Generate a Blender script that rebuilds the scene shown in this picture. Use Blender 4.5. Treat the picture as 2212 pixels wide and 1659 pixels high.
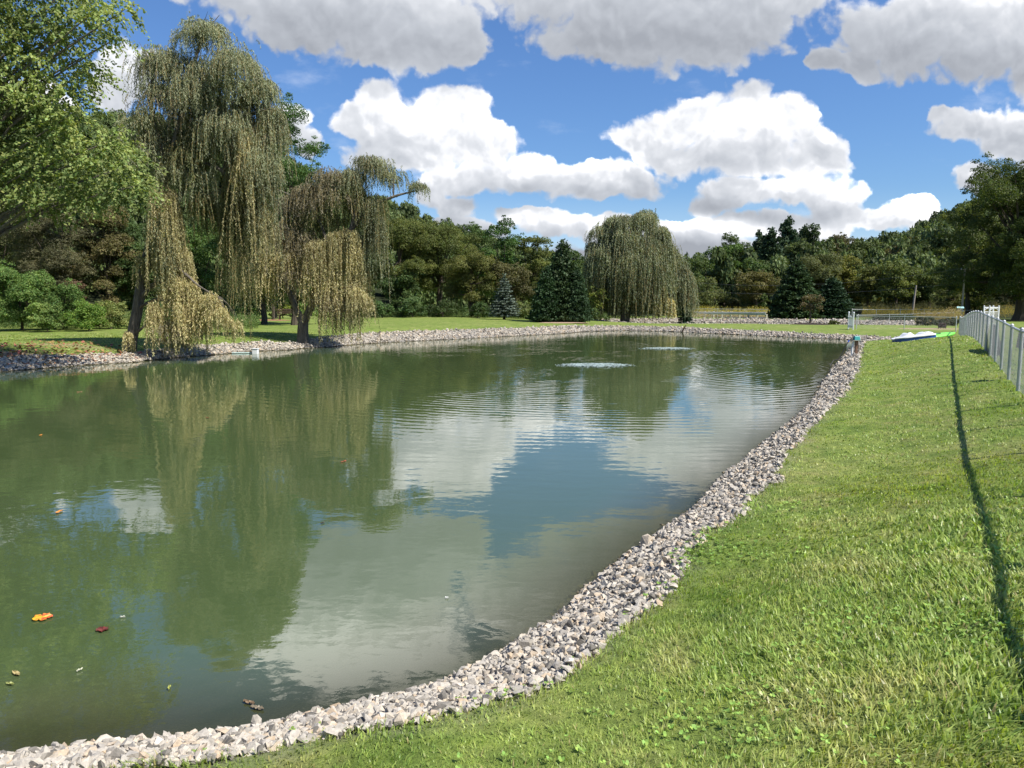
import bpy, bmesh, math, random
import numpy as np
from mathutils import Vector, Matrix

R = math.radians
scene = bpy.context.scene
for o in list(bpy.data.objects):
    bpy.data.objects.remove(o)

# ------------------------------------------------------------ camera
CAMZ, F, CX, CY = 2.6, 1650.0, 1106.0, 829.5
HOR = 645.0
PITCH = math.atan((CY - HOR) / F)
cam_d = bpy.data.cameras.new("camera")
cam = bpy.data.objects.new("camera", cam_d)
scene.collection.objects.link(cam)
cam.location = (0, 0, CAMZ)
cam.rotation_euler = (math.pi / 2 - PITCH, 0, 0)
cam_d.sensor_width = 36.0
cam_d.lens = 36.0 * F / 2212.0
cam_d.clip_start = 0.05
cam_d.clip_end = 6000
scene.camera = cam

cP, sP = math.cos(PITCH), math.sin(PITCH)
def uv(X, Y):
    """slopes x/y and z/y of the view direction through a photo point"""
    a = (X - CX) / F; b = (CY - Y) / F
    den = cP + b * sP
    return a / den, (b * cP - sP) / den
def P(X, Y, d):
    u, v = uv(X, Y)
    return (u * d, d, CAMZ + v * d)
def G(X, Y, z=0.0):
    u, v = uv(X, Y)
    d = (z - CAMZ) / v
    return (u * d, d, z)

# ------------------------------------------------------------ light
SUN_ELEV = R(52.5)
SHADOW = Vector((-0.88, 0.475, 0)).normalized()           # direction shadows fall on the ground
sun_dir = Vector((-SHADOW.x * math.cos(SUN_ELEV), -SHADOW.y * math.cos(SUN_ELEV), math.sin(SUN_ELEV)))
sd = bpy.data.lights.new("sun", 'SUN')
sd.energy = 4.8
sd.angle = R(0.53)
sd.color = (1.0, 0.95, 0.86)
sun = bpy.data.objects.new("sun", sd)
scene.collection.objects.link(sun)
sun.rotation_euler = sun_dir.to_track_quat('Z', 'Y').to_euler()
sun.location = (30, -20, 40)

scene.view_settings.view_transform = 'Standard'
scene.view_settings.look = 'None'
scene.view_settings.exposure = 0.6
scene.view_settings.gamma = 1.0
scene.render.engine = 'CYCLES'
try:
    scene.cycles.max_bounces = 6
    scene.cycles.diffuse_bounces = 2
    scene.cycles.glossy_bounces = 3
    scene.cycles.transparent_max_bounces = 8
    scene.cycles.transmission_bounces = 3
    scene.cycles.caustics_reflective = False
    scene.cycles.caustics_refractive = False
except Exception:
    pass

# ------------------------------------------------------------ world: sky and clouds
world = bpy.data.worlds.new("World")
scene.world = world
world.use_nodes = True

class NT:
    def __init__(self, tree):
        self.t = tree
    def n(self, typ, **kw):
        nd = self.t.nodes.new(typ)
        for k, v in kw.items():
            setattr(nd, k, v)
        return nd
    def l(self, a, b):
        self.t.links.new(a, b)
    def setin(self, nd, i, v):
        if v is None: return
        if hasattr(v, 'is_linked') or hasattr(v, 'links'):
            self.l(v, nd.inputs[i])
        else:
            nd.inputs[i].default_value = v
    def m(self, op, a, b=None, c=None, clamp=False):
        nd = self.n('ShaderNodeMath', operation=op, use_clamp=clamp)
        for i, v in enumerate((a, b, c)): self.setin(nd, i, v)
        return nd.outputs[0]
    def vm(self, op, a, b=None, out=0):
        nd = self.n('ShaderNodeVectorMath', operation=op)
        for i, v in enumerate((a, b)): self.setin(nd, i, v)
        return nd.outputs[out]
    def mix(self, f, a, b, blend='MIX'):
        nd = self.n('ShaderNodeMix', data_type='RGBA', blend_type=blend)
        self.setin(nd, 0, f)
        self.setin(nd, 6, a); self.setin(nd, 7, b)
        return nd.outputs[2]
    def ramp(self, f, stops, interp='LINEAR'):
        nd = self.n('ShaderNodeValToRGB')
        nd.color_ramp.interpolation = interp
        els = nd.color_ramp.elements
        els[0].position = stops[0][0]; els[0].color = stops[0][1]
        els[1].position = stops[-1][0]; els[1].color = stops[-1][1]
        for p, c in stops[1:-1]:
            e = els.new(p); e.color = c
        self.setin(nd, 0, f)
        return nd.outputs[0]
    def rng(self, v, a, b, c=0.0, d=1.0, smooth=True):
        nd = self.n('ShaderNodeMapRange')
        if smooth: nd.interpolation_type = 'SMOOTHSTEP'
        for i, x in enumerate((v, a, b, c, d)): self.setin(nd, i, x)
        return nd.outputs[0]
    def noise(self, vec, scale, detail=4, rough=0.5, lac=2.0, out=0, dim='3D', dist=0.0):
        nd = self.n('ShaderNodeTexNoise', noise_dimensions=dim)
        self.setin(nd, 'Vector', vec)
        nd.inputs['Scale'].default_value = scale
        nd.inputs['Detail'].default_value = detail
        nd.inputs['Roughness'].default_value = rough
        nd.inputs['Lacunarity'].default_value = lac
        nd.inputs['Distortion'].default_value = dist
        return nd.outputs[out]

# cumulus: soft ellipses in the plane (x/y, z/y) of sky directions, given as photo points for convenience
CLOUDS = [  # X, Y, rx, ry
 (560,-70,180,120),(760,-40,230,130),(910,60,125,85),(1000,85,40,60),(740,-190,250,120),(850,90,130,50),(660,40,150,60),
 (1200,-70,190,115),(1480,0,250,130),(1690,-30,135,85),(1420,-170,300,100),(1330,60,170,60),(1560,90,110,55),
 (1960,80,150,80),(2150,60,200,105),(2330,100,220,110),(1775,135,35,25),(2050,0,150,90),(1840,145,60,25),
 (850,262,100,70),(965,255,85,65),(815,205,50,35),(765,262,52,38),(1045,315,80,45),(880,340,130,40),(1120,375,90,42),(1290,392,150,42),(1375,402,62,34),(1010,390,110,36),
 (1395,290,85,45),(1490,262,80,50),(1610,252,85,60),(1690,270,80,55),(1765,320,65,42),(1590,330,190,50),(1750,365,85,30),(1450,338,75,32),
 (1590,420,75,30),(1740,415,110,34),(1545,445,55,25),(1800,440,60,30),
 (1150,470,90,16),(1190,480,60,18),(1270,492,130,24),(1420,500,160,26),(1640,485,150,24),(1600,530,260,24),(1830,475,80,26),(1760,500,90,22),(930,415,40,42),(1380,540,260,26),(1010,500,90,22),(985,455,45,26),
 (2100,262,95,32),(2210,292,90,52),(2040,240,45,18),(2110,385,60,32),(2160,420,60,30),(1965,458,60,32),(1920,480,55,28),(2010,480,60,26),(1990,440,28,22),
 (275,150,70,60),(240,200,60,50),(640,262,42,42),(690,310,30,40),(60,230,90,60),(150,330,130,50),(430,370,120,30),(-200,150,200,90),
]
# one broad shape per cloud: X, Y of its middle, half width, half height, tone (negative = seen from below, grey)
MASSES = [(640,-50,420,205,.03),(980,80,110,80,-.02),(1440,-50,430,205,.02),(2080,60,370,125,.0),(930,290,250,115,.16),(1260,400,210,55,.02),(1010,400,160,45,-.02),
          (1570,300,290,105,.12),(1690,430,180,48,.06),(1180,484,170,32,.08),(1560,515,330,34,.0),(2140,285,150,75,-.06),(2110,390,90,50,.05),(1965,466,110,46,.22),(945,440,70,60,.1),
          (260,160,110,90,.15),(650,270,60,60,.2),(150,300,220,90,.0),(430,370,150,40,.0),(60,230,120,80,.0)]
def build_world():
    t = NT(world.node_tree)
    world.node_tree.nodes.clear()
    out = t.n('ShaderNodeOutputWorld')
    bg = t.n('ShaderNodeBackground')
    bg.inputs['Strength'].default_value = 0.087
    t.l(bg.outputs[0], out.inputs[0])
    sky = t.n('ShaderNodeTexSky', sky_type='NISHITA')
    sky.sun_disc = False
    sky.sun_elevation = SUN_ELEV
    sky.sun_rotation = math.atan2(sun_dir.x, sun_dir.y)
    sky.air_density = 1.25; sky.dust_density = 0.15; sky.ozone_density = 3.0; sky.altitude = 200
    tc = t.n('ShaderNodeTexCoord')
    d = tc.outputs['Generated']
    sx = t.n('ShaderNodeSeparateXYZ'); t.l(d, sx.inputs[0])
    ay = t.m('MAXIMUM', t.m('ABSOLUTE', sx.outputs[1]), 0.06)
    u = t.m('DIVIDE', sx.outputs[0], ay); v = t.m('DIVIDE', sx.outputs[2], ay)
    cmb = t.n('ShaderNodeCombineXYZ'); t.l(u, cmb.inputs[0]); t.l(v, cmb.inputs[1])
    base = cmb.outputs[0]
    # density group
    g = bpy.data.node_groups.new("cloud_density", 'ShaderNodeTree')
    g.interface.new_socket("P", in_out='INPUT', socket_type='NodeSocketVector')
    g.interface.new_socket("D", in_out='OUTPUT', socket_type='NodeSocketFloat')
    g.interface.new_socket("S", in_out='OUTPUT', socket_type='NodeSocketFloat')
    q = NT(g)
    gi = q.n('NodeGroupInput'); go = q.n('NodeGroupOutput')
    p0 = gi.outputs[0]
    w1 = q.noise(p0, 9.0, 6, 0.58, out=1)
    w1 = q.vm('SUBTRACT', w1, (0.5, 0.5, 0.5))
    w1 = q.vm('MULTIPLY', w1, (0.08, 0.06, 0.0))
    p = q.vm('ADD', p0, w1)
    acc = None
    for X, Y, rx, ry in CLOUDS:
        cu, cv = uv(X, Y)
        dx = rx * 1.07 / F; dy = ry * 1.08 / F
        s = q.vm('SUBTRACT', p, (cu, cv, 0.0))
        s = q.vm('MULTIPLY', s, (1 / dx, 1 / dy, 0.0))
        r = q.vm('DOT_PRODUCT', s, s, out=1)
        acc = r if acc is None else q.m('SMOOTH_MIN', acc, r, 0.6)
    dens = q.m('SUBTRACT', 1.0, acc)
    dens = q.m('MAXIMUM', dens, -2.0)
    vor = q.n('ShaderNodeTexVoronoi', feature='SMOOTH_F1', voronoi_dimensions='2D')
    q.l(p, vor.inputs['Vector']); vor.inputs['Scale'].default_value = 26.0
    vor.inputs['Detail'].default_value = 2.0; vor.inputs['Roughness'].default_value = 0.55
    vor.inputs['Smoothness'].default_value = 0.5
    vd = q.m('SUBTRACT', 0.42, vor.outputs['Distance'])
    q.l(q.m('MULTIPLY', vd, 1.0), go.inputs[1])
    dens = q.m('ADD', dens, q.m('MULTIPLY', vd, 0.7))
    fb = q.noise(p0, 30.0, 5, 0.6)
    dens = q.m('ADD', dens, q.m('MULTIPLY', q.m('SUBTRACT', fb, 0.5), 0.8))
    q.l(dens, go.inputs[0])
    def D(vec):
        gn = t.n('ShaderNodeGroup'); gn.node_tree = g
        t.l(vec, gn.inputs[0])
        return gn.outputs
    d0, s0 = D(base)
    d1, s1 = D(t.vm('ADD', base, (0.004, 0.012, 0.0)))
    mask = t.rng(d0, -0.36, 0.16)
    # lit where the cloud thins towards the sun and above
    ws = None; hs = None
    wv = t.vm('MULTIPLY', t.vm('SUBTRACT', t.noise(base, 7.0, 4, 0.55, out=1), (0.5, 0.5, 0.5)), (0.05, 0.05, 0.0))
    pw = t.vm('ADD', base, wv)
    for X, Y, rx, ry, tone in MASSES:
        cu, cv = uv(X, Y)
        q = t.vm('MULTIPLY', t.vm('SUBTRACT', pw, (cu, cv, 0.0)), (F / (rx * 1.1), F / (ry * 1.15), 0.0))
        w = t.m('EXPONENT', t.m('MULTIPLY', t.vm('DOT_PRODUCT', q, q, out=1), -1.6))
        sq = t.n('ShaderNodeSeparateXYZ'); t.l(q, sq.inputs[0])
        h = t.m('ADD', t.m('MULTIPLY', sq.outputs[1], 0.62), t.m('ADD', t.m('MULTIPLY', sq.outputs[0], 0.06), tone))
        ws = w if ws is None else t.m('ADD', ws, w)
        hs = t.m('MULTIPLY', w, h) if hs is None else t.m('MULTIPLY_ADD', w, h, hs)
    hh = t.m('DIVIDE', hs, t.m('ADD', ws, 0.02))
    diff = t.m('SUBTRACT', s0, s1)                    # small billows catch the light on their upper sides
    lit = t.m('ADD', t.m('ADD', 0.47, t.m('MULTIPLY', hh, 1.35)), t.m('MULTIPLY', t.m('MINIMUM', t.m('MAXIMUM', diff, -0.5), 0.6), 0.24))
    thin = t.rng(d0, -0.3, 0.55, 1.0, 0.0)
    lit = t.m('ADD', lit, t.m('MULTIPLY', thin, 0.16), clamp=True)
    soft = t.noise(base, 5.0, 3, 0.5)
    lit = t.m('ADD', lit, t.m('MULTIPLY', t.m('SUBTRACT', soft, 0.5), 0.16), clamp=True)
    high = t.m('MULTIPLY', t.rng(v, 0.17, 0.32), t.rng(v, 0.345, 0.42, 1.0, 0.25))                       # clouds nearly overhead show their grey undersides
    lit = t.m('MULTIPLY', lit, t.m('SUBTRACT', 1.0, t.m('MULTIPLY', high, 0.30)))
    col = t.ramp(lit, [(0.0, (3.0, 3.2, 3.6, 1)), (0.28, (4.3, 4.55, 5.0, 1)), (0.52, (6.0, 6.2, 6.6, 1)), (0.74, (9.6, 9.6, 9.8, 1)), (1.0, (18.5, 18.3, 18.0, 1))])
    # clear sky, a touch paler towards the horizon where it is seen through more air
    skyc = t.mix(1.0, sky.outputs[0], (0.53, 0.72, 1.02, 1), 'MULTIPLY')
    # thin scattered wisps
    wz = t.noise(t.vm('MULTIPLY', base, (1.0, 2.2, 1.0)), 6.0, 6, 0.6)
    wis = t.m('MULTIPLY', t.rng(wz, 0.56, 0.80), 0.35)
    c1 = t.mix(wis, skyc, (7.5, 8.0, 8.8, 1))
    hz = t.m('MULTIPLY', t.rng(v, 0.15, 0.02), 0.6)
    c1 = t.mix(hz, c1, (5.2, 6.8, 8.8, 1))
    c2 = t.mix(mask, c1, col)
    t.l(c2, bg.inputs['Color'])
    try: world.cycles.sampling_method = 'MANUAL'; world.cycles.sample_map_resolution = 512
    except Exception: pass
build_world()

# ------------------------------------------------------------ helpers
COL = scene.collection
def tag(o, label=None, cat=None, group=None, kind=None):
    if label: o['label'] = label
    if cat: o['category'] = cat
    if group: o['group'] = group
    if kind: o['kind'] = kind
    return o
def empty(name, loc, rz=0.0):
    o = bpy.data.objects.new(name, None); COL.objects.link(o)
    o.empty_display_size = 0.3
    o.location = loc; o.rotation_euler = (0, 0, rz)
    return o
def np_mesh(name, verts, faces, smooth=False):
    """verts (n,3), faces: list of (m,k) int arrays"""
    me = bpy.data.meshes.new(name)
    verts = np.ascontiguousarray(verts, dtype=np.float32)
    if not isinstance(faces, (list, tuple)): faces = [faces]
    faces = [np.asarray(f) for f in faces if len(f)]
    loops = np.concatenate([f.ravel() for f in faces]).astype(np.int32)
    tot = np.concatenate([np.full(len(f), f.shape[1]) for f in faces]).astype(np.int32)
    start = np.concatenate([[0], np.cumsum(tot)[:-1]]).astype(np.int32)
    me.vertices.add(len(verts)); me.vertices.foreach_set('co', verts.ravel())
    me.loops.add(len(loops)); me.loops.foreach_set('vertex_index', loops)
    me.polygons.add(len(tot)); me.polygons.foreach_set('loop_start', start)
    try: me.polygons.foreach_set('loop_total', tot)
    except Exception: pass
    me.polygons.foreach_set('use_smooth', np.full(len(tot), smooth, dtype=bool))
    me.update(calc_edges=True)
    return me
def put(name, me, mat=None, parent=None, color=None, loc=None):
    if mat is not None and len(me.materials) == 0: me.materials.append(mat)
    o = bpy.data.objects.new(name, me); COL.objects.link(o)
    if parent is not None: o.parent = parent
    if color is not None: o.color = (*color, 1)
    if loc is not None: o.location = loc
    return o

class MB:
    """collects simple shapes into one mesh"""
    def __init__(self): self.v = []; self.f = []
    def add(self, vs, fs):
        b = len(self.v); self.v += [tuple(x) for x in vs]; self.f += [tuple(b + i for i in f) for f in fs]
    def box(self, c, s, rot=None, bevel=0.0):
        hx, hy, hz = s[0] / 2, s[1] / 2, s[2] / 2
        b = min(bevel, hx * .9, hy * .9, hz * .9)
        vs = []
        if b <= 0:
            pts = [(x, y, z) for z in (-hz, hz) for x, y in ((-hx, -hy), (hx, -hy), (hx, hy), (-hx, hy))]
            fs = [(3, 2, 1, 0), (4, 5, 6, 7), (0, 1, 5, 4), (1, 2, 6, 5), (2, 3, 7, 6), (3, 0, 4, 7)]
        else:
            bm = bmesh.new(); bmesh.ops.create_cube(bm, size=1)
            bmesh.ops.scale(bm, vec=s, verts=bm.verts)
            bmesh.ops.bevel(bm, geom=list(bm.edges), offset=b, segments=2, affect='EDGES', profile=0.5)
            bm.verts.index_update()
            pts = [tuple(v.co) for v in bm.verts]; fs = [tuple(v.index for v in f.verts) for f in bm.faces]
            bm.free()
        M = rot if rot is not None else Matrix.Identity(3)
        self.add([M @ Vector(p) + Vector(c) for p in pts], fs)
    def tube(self, pts, radii, n=8, caps=True):
        pts = [Vector(p) for p in pts]
        if not hasattr(radii, '__len__'): radii = [radii] * len(pts)
        rings = []; up = Vector((0, 0, 1)); prev = None
        for i, p in enumerate(pts):
            d = (pts[min(i + 1, len(pts) - 1)] - pts[max(i - 1, 0)]).normalized()
            if prev is None:
                a = d.cross(Vector((1, 0, 0)) if abs(d.z) > .8 else up).normalized()
            else:
                a = (prev - d * prev.dot(d)).normalized()
            prev = a; b = d.cross(a)
            rings.append([p + (a * math.cos(2 * math.pi * k / n) + b * math.sin(2 * math.pi * k / n)) * radii[i] for k in range(n)])
        vs = [v for r in rings for v in r]; fs = []
        for i in range(len(rings) - 1):
            for k in range(n):
                k2 = (k + 1) % n
                fs.append((i * n + k, i * n + k2, (i + 1) * n + k2, (i + 1) * n + k))
        if caps:
            fs.append(tuple(range(n))[::-1]); fs.append(tuple((len(rings) - 1) * n + k for k in range(n)))
        self.add(vs, fs)
    def loft(self, rings, closed=True, cap=True):
        n = len(rings[0]); vs = [v for r in rings for v in r]; fs = []
        for i in range(len(rings) - 1):
            for k in range(n if closed else n - 1):
                k2 = (k + 1) % n
                fs.append((i * n + k, i * n + k2, (i + 1) * n + k2, (i + 1) * n + k))
        if cap:
            fs.append(tuple(range(n))[::-1]); fs.append(tuple((len(rings) - 1) * n + k for k in range(n)))
        self.add(vs, fs)
    def build(self, name, mat, parent=None, smooth=False, color=None):
        me = bpy.data.meshes.new(name); me.from_pydata([tuple(v) for v in self.v], [], self.f)
        bm = bmesh.new(); bm.from_mesh(me); bmesh.ops.recalc_face_normals(bm, faces=bm.faces); bm.to_mesh(me); bm.free()
        if smooth:
            for p in me.polygons: p.use_smooth = True
            try: me.set_sharp_from_angle(angle=R(40))
            except Exception: pass
        return put(name, me, mat, parent, color)

# ------------------------------------------------------------ materials
def new_mat(name):
    m = bpy.data.materials.new(name); m.use_nodes = True
    t = NT(m.node_tree); b = m.node_tree.nodes['Principled BSDF']
    return m, t, b
def simple(name, col, rough=0.6, metal=0.0, var=0.15, scale=8.0, bump=0.0):
    m, t, b = new_mat(name)
    tc = t.n('ShaderNodeTexCoord')
    nz = t.noise(tc.outputs['Object'], scale, 5, 0.6)
    f = t.rng(nz, 0.25, 0.75, 1 - var, 1 + var)
    c = t.vm('SCALE', tuple(col), None); 
    nd = c.node; nd.inputs['Scale'].default_value = 1.0; t.l(f, nd.inputs['Scale'])
    t.l(c, b.inputs['Base Color'])
    b.inputs['Roughness'].default_value = rough; b.inputs['Metallic'].default_value = metal
    if bump:
        bp = t.n('ShaderNodeBump'); bp.inputs['Strength'].default_value = bump; bp.inputs['Distance'].default_value = 0.02
        t.l(nz, bp.inputs['Height']); t.l(bp.outputs[0], b.inputs['Normal'])
    return m

def leaf_mat(name, rough=0.55, trans=0.3, clump=0.35, hue=0.03, val=0.55):
    """colour comes from the object's own colour; every leaf differs a little"""
    m, t, b = new_mat(name)
    m.node_tree.nodes.remove(b)
    oi = t.n('ShaderNodeObjectInfo')
    geo = t.n('ShaderNodeNewGeometry')
    isl = geo.outputs['Random Per Island']
    nz = t.noise(geo.outputs['Position'], 0.45, 3, 0.6)
    hs = t.n('ShaderNodeHueSaturation')
    t.l(oi.outputs['Color'], hs.inputs['Color'])
    # leaf to leaf
    h = t.m('ADD', 0.5 - hue, t.m('MULTIPLY', isl, 2 * hue))
    h = t.m('ADD', h, t.m('MULTIPLY', t.m('SUBTRACT', nz, 0.5), -hue * 2))
    t.l(h, hs.inputs['Hue'])
    r2 = t.m('FRACT', t.m('MULTIPLY', isl, 71.3))
    v = t.m('ADD', 1 - val / 2, t.m('MULTIPLY', r2, val))
    v = t.m('MULTIPLY', v, t.rng(nz, 0.3, 0.7, (1 - clump) * 1.55, (1 + clump) * 1.55))
    t.l(v, hs.inputs['Value'])
    pr = t.n('ShaderNodeBsdfPrincipled'); pr.inputs['Roughness'].default_value = rough
    pr.inputs['Specular IOR Level'].default_value = 0.18
    t.l(hs.outputs[0], pr.inputs['Base Color'])
    tr = t.n('ShaderNodeBsdfTranslucent')
    tcx = t.mix(1.0, hs.outputs[0], (1.5, 1.5, 0.6, 1), 'MULTIPLY')
    t.l(tcx, tr.inputs['Color'])
    mx = t.n('ShaderNodeMixShader'); mx.inputs[0].default_value = trans
    t.l(pr.outputs[0], mx.inputs[1]); t.l(tr.outputs[0], mx.inputs[2])
    t.l(mx.outputs[0], m.node_tree.nodes['Material Output'].inputs[0])
    return m
M_LEAF = leaf_mat("leaf")
M_WILLOW = leaf_mat("willow_leaf", trans=0.25, clump=0.3, hue=0.02, val=0.7)
M_NEEDLE = leaf_mat("needle", trans=0.1, clump=0.25, hue=0.015, val=0.6)

def bark_mat(name, a, b2):
    m, t, b = new_mat(name)
    tc = t.n('ShaderNodeTexCoord')
    v = t.vm('MULTIPLY', tc.outputs['Object'], (6.0, 6.0, 1.5))
    nz = t.noise(v, 2.2, 8, 0.7)
    c = t.ramp(nz, [(0.3, (*a, 1)), (0.7, (*b2, 1))])
    t.l(c, b.inputs['Base Color']); b.inputs['Roughness'].default_value = 0.9
    bp = t.n('ShaderNodeBump'); bp.inputs['Strength'].default_value = 0.9; bp.inputs['Distance'].default_value = 0.06
    t.l(nz, bp.inputs['Height']); t.l(bp.outputs[0], b.inputs['Normal'])
    return m
M_BARK = bark_mat("bark", (0.035, 0.026, 0.018), (0.14, 0.11, 0.08))
M_BARKG = bark_mat("grey_bark", (0.06, 0.05, 0.04), (0.24, 0.21, 0.17))
M_TWIG = simple("twig", (0.10, 0.075, 0.045), 0.85)
M_STRAW = simple("straw_twig", (0.30, 0.22, 0.09), 0.8)

def grass_color(t, pos):
    n1 = t.noise(pos, 0.35, 4, 0.6)
    n2 = t.noise(pos, 1.7, 4, 0.65)
    n3 = t.noise(pos, 9.0, 5, 0.7)
    c = t.ramp(n1, [(0.32, (0.162, 0.240, 0.042, 1)), (0.5, (0.258, 0.322, 0.078, 1)), (0.68, (0.375, 0.385, 0.132, 1))])
    c2 = t.ramp(n2, [(0.30, (0.090, 0.175, 0.030, 1)), (0.5, (0.238, 0.318, 0.072, 1)), (0.72, (0.350, 0.325, 0.150, 1))])
    c = t.mix(0.58, c, c2)
    n5 = t.noise(pos, 0.9, 5, 0.7)
    c = t.mix(t.m('MULTIPLY', t.rng(n5, 0.56, 0.72), 0.6), c, (0.37, 0.34, 0.15, 1))
    c = t.mix(1.0, c, t.ramp(n3, [(0.3, (0.62, 0.66, 0.6, 1)), (0.7, (1.30, 1.25, 1.2, 1))]), 'MULTIPLY')
    return c
# ------------------------------------------------------------ the lie of the land
FA, FB = 1.556, 0.553                 # the long fence runs along x = FA + FB*y
def fence_x(y): return FA + FB * y
_fy = np.array([-30, -6, 4, 14.5, 18.5, 22.3, 27.2, 30, 32, 35, 39, 42.5, 46, 50, 60])
_fz = np.array([.9, 1.0, 1.0, .96, 1.01, 1.02, 1.06, 1.03, .98, .88, .68, .5, .36, .34, .32])
def fence_z(y): return np.interp(y, _fy, _fz)

def W(X, Y): return G(X, Y, 0.0)[:2]
# shoreline of the big pond: x, y, band width, height at the top of the stone band
SHORE = []
for X, Y, w, zt in [(-300,1700,1.0,.45),(0,1612,1.05,.45),(220,1588,1.05,.45),(540,1556,1.05,.45),(780,1502,1.1,.45),(940,1462,1.15,.45),
                    (1080,1392,1.0,.45),(1200,1322,.95,.45),(1290,1235,.92,.45),(1392,1160,.95,.45),(1500,1090,.95,.45),(1560,1025,.9,.45),
                    (1640,962,.85,.45),(1745,880,.85,.45),(1775,830,1.0,.45),(1805,790,.85,.42),(1828,765,.7,.40),(1842,750,.6,.36)]:
    x, y = G(X, Y, .075 if Y > 1100 else .05 if Y > 900 else .02)[:2]; SHORE.append((x, y, w, zt))
SHORE += [(20.6,43.6,.6,.3),(22.6,45.2,.8,.26)]
for X, Y, w, zt in [(1934,738.8,1.0,.22),(1865,736,1.0,.23),(1810,732.5,1.0,.24),(1670,726.5,1.1,.27),(1561,721.5,1.1,.3),(1452,716.5,1.2,.32),
                    (1343,713.8,1.3,.33),(1260,716.5,1.7,.40),(1207,721,1.7,.44),(1100,726.5,1.8,.46),(932,735,1.8,.52),(830,740,1.6,.50),(767,744,1.5,.46),(700,750.5,1.3,.36),
                    (652,752.5,.8,.26),(626,756,1.1,.36),(573,757.6,1.3,.36),(503,762.6,1.3,.36),(440,768,1.2,.34),(380,772,1.0,.3),(285,783,.9,.26),(223,786,1.1,.33),(149,791,1.2,.36),(74,797,1.3,.38),(0,803,1.3,.38)]:
    x, y = W(X, Y); SHORE.append((x, y, w, zt))
SHORE += [(-21.5,25.0,1.3,.4),(-26,20,1.2,.4),(-29,14,1.2,.4),(-27,7,1.2,.4),(-20,3.6,1.2,.4),(-12,2.6,1.1,.4)]
SHORE = np.array(SHORE); SHORE[:18, 2] *= .93
SHORE2 = np.array([(9.0,80.5,1.2,.3),(14,74,1.0,.25),(24,71.5,1.0,.25),(36,69.5,1.0,.25),(39.5,71,1.2,.3),(38.5,75.5,2.0,.34),(33,80,2.4,.34),(26,83,2.6,.34),(18,84.5,2.4,.34),(11,84.5,2.0,.34)])

def poly_info(px, py, S):
    """signed distance (positive outside the water), band width and top height at the nearest shore point"""
    n = len(S); best = np.full(px.shape, 1e9); bw = np.zeros(px.shape); bz = np.zeros(px.shape)
    inside = np.zeros(px.shape, bool)
    for i in range(n):
        x0, y0, w0, z0 = S[i]; x1, y1, w1, z1 = S[(i + 1) % n]
        dx, dy = x1 - x0, y1 - y0
        t = np.clip(((px - x0) * dx + (py - y0) * dy) / (dx * dx + dy * dy), 0, 1)
        d = np.hypot(px - x0 - t * dx, py - y0 - t * dy)
        m = d < best
        best = np.where(m, d, best); bw = np.where(m, w0 + t * (w1 - w0), bw); bz = np.where(m, z0 + t * (z1 - z0), bz)
        c = ((y0 > py) != (y1 > py))
        xi = x0 + (py - y0) * dx / (dy if abs(dy) > 1e-9 else 1e-9)
        inside ^= c & (px < xi)
    return np.where(inside, -best, best), bw, bz

def vnoise(x, y, s=1.0):
    return (np.sin(x * 1.31 * s + 1.7 * np.sin(y * .83 * s)) + np.sin(y * 1.73 * s + 2.1 * np.sin(x * .71 * s + 1.0)) + .5 * np.sin((x + y) * 2.9 * s)) / 2.5

_ax = np.array([-400, 0, 500, 860, 1000, 1260, 1450, 1560, 1700, 1850, 1950, 2080, 2300, 2700])
_au = np.array([uv(a, HOR)[0] for a in _ax])
_ah = np.array([50, 50, 42, 24, 15.5, 4, 1.5, 5.5, 10, 9, 11, 20, 30, 36.0])
def base_z(x, y):
    x = np.asarray(x, float); y = np.asarray(y, float)
    # lawns
    lawn = np.interp(x, [-60, -20, -5, 12, 40], [.75, .62, .66, .36, .32])
    lawn = lawn + 0.05 * vnoise(x, y, .25)
    # embankment on the right and behind the photographer
    s = (x - fence_x(y)) / math.hypot(1, FB)                 # across the fence, positive on the far side
    dam = fence_z(y) - np.clip(s - 1.0, 0, 30) * .07
    dam = np.maximum(dam, 0.3)
    wy = 1 / (1 + np.exp((y - 46) / 2.2))
    wx = 1 / (1 + np.exp(-(x - 6 + np.clip(10 - y, 0, 12) * 2.2) / 2.0))
    k = wy * wx
    z = lawn * (1 - k) + dam * k
    wf = np.exp(-(s / 1.6) ** 2) * (y < 54)
    z = z * (1 - wf) + fence_z(y) * wf
    ed = np.clip((y - 32.5) / 7, 0, 1); ed = ed * ed * (3 - 2 * ed)
    z = z - .25 * ed * np.clip((-s - .3) / 2.2, 0, 1) * (y < 48) * np.clip((x - 8) / 3, 0, 1)
    # hills
    r = np.hypot(x, y)
    u = np.where(y > 1, x / np.maximum(y, 1), np.sign(x) * 5)
    H = np.interp(u, _au, _ah)
    rise = np.clip((r - 115) / 150, 0, 1); rise = rise * rise * (3 - 2 * rise)
    rise2 = np.clip((r - 265) / 500, 0, 1) * .12
    dip = np.clip((r - 88) / 30, 0, 1)
    z = z - .35 * dip * (1 - rise) * (x > 0) + H * (rise + rise2) + 1.5 * vnoise(x, y, .02) * rise
    return z
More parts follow.
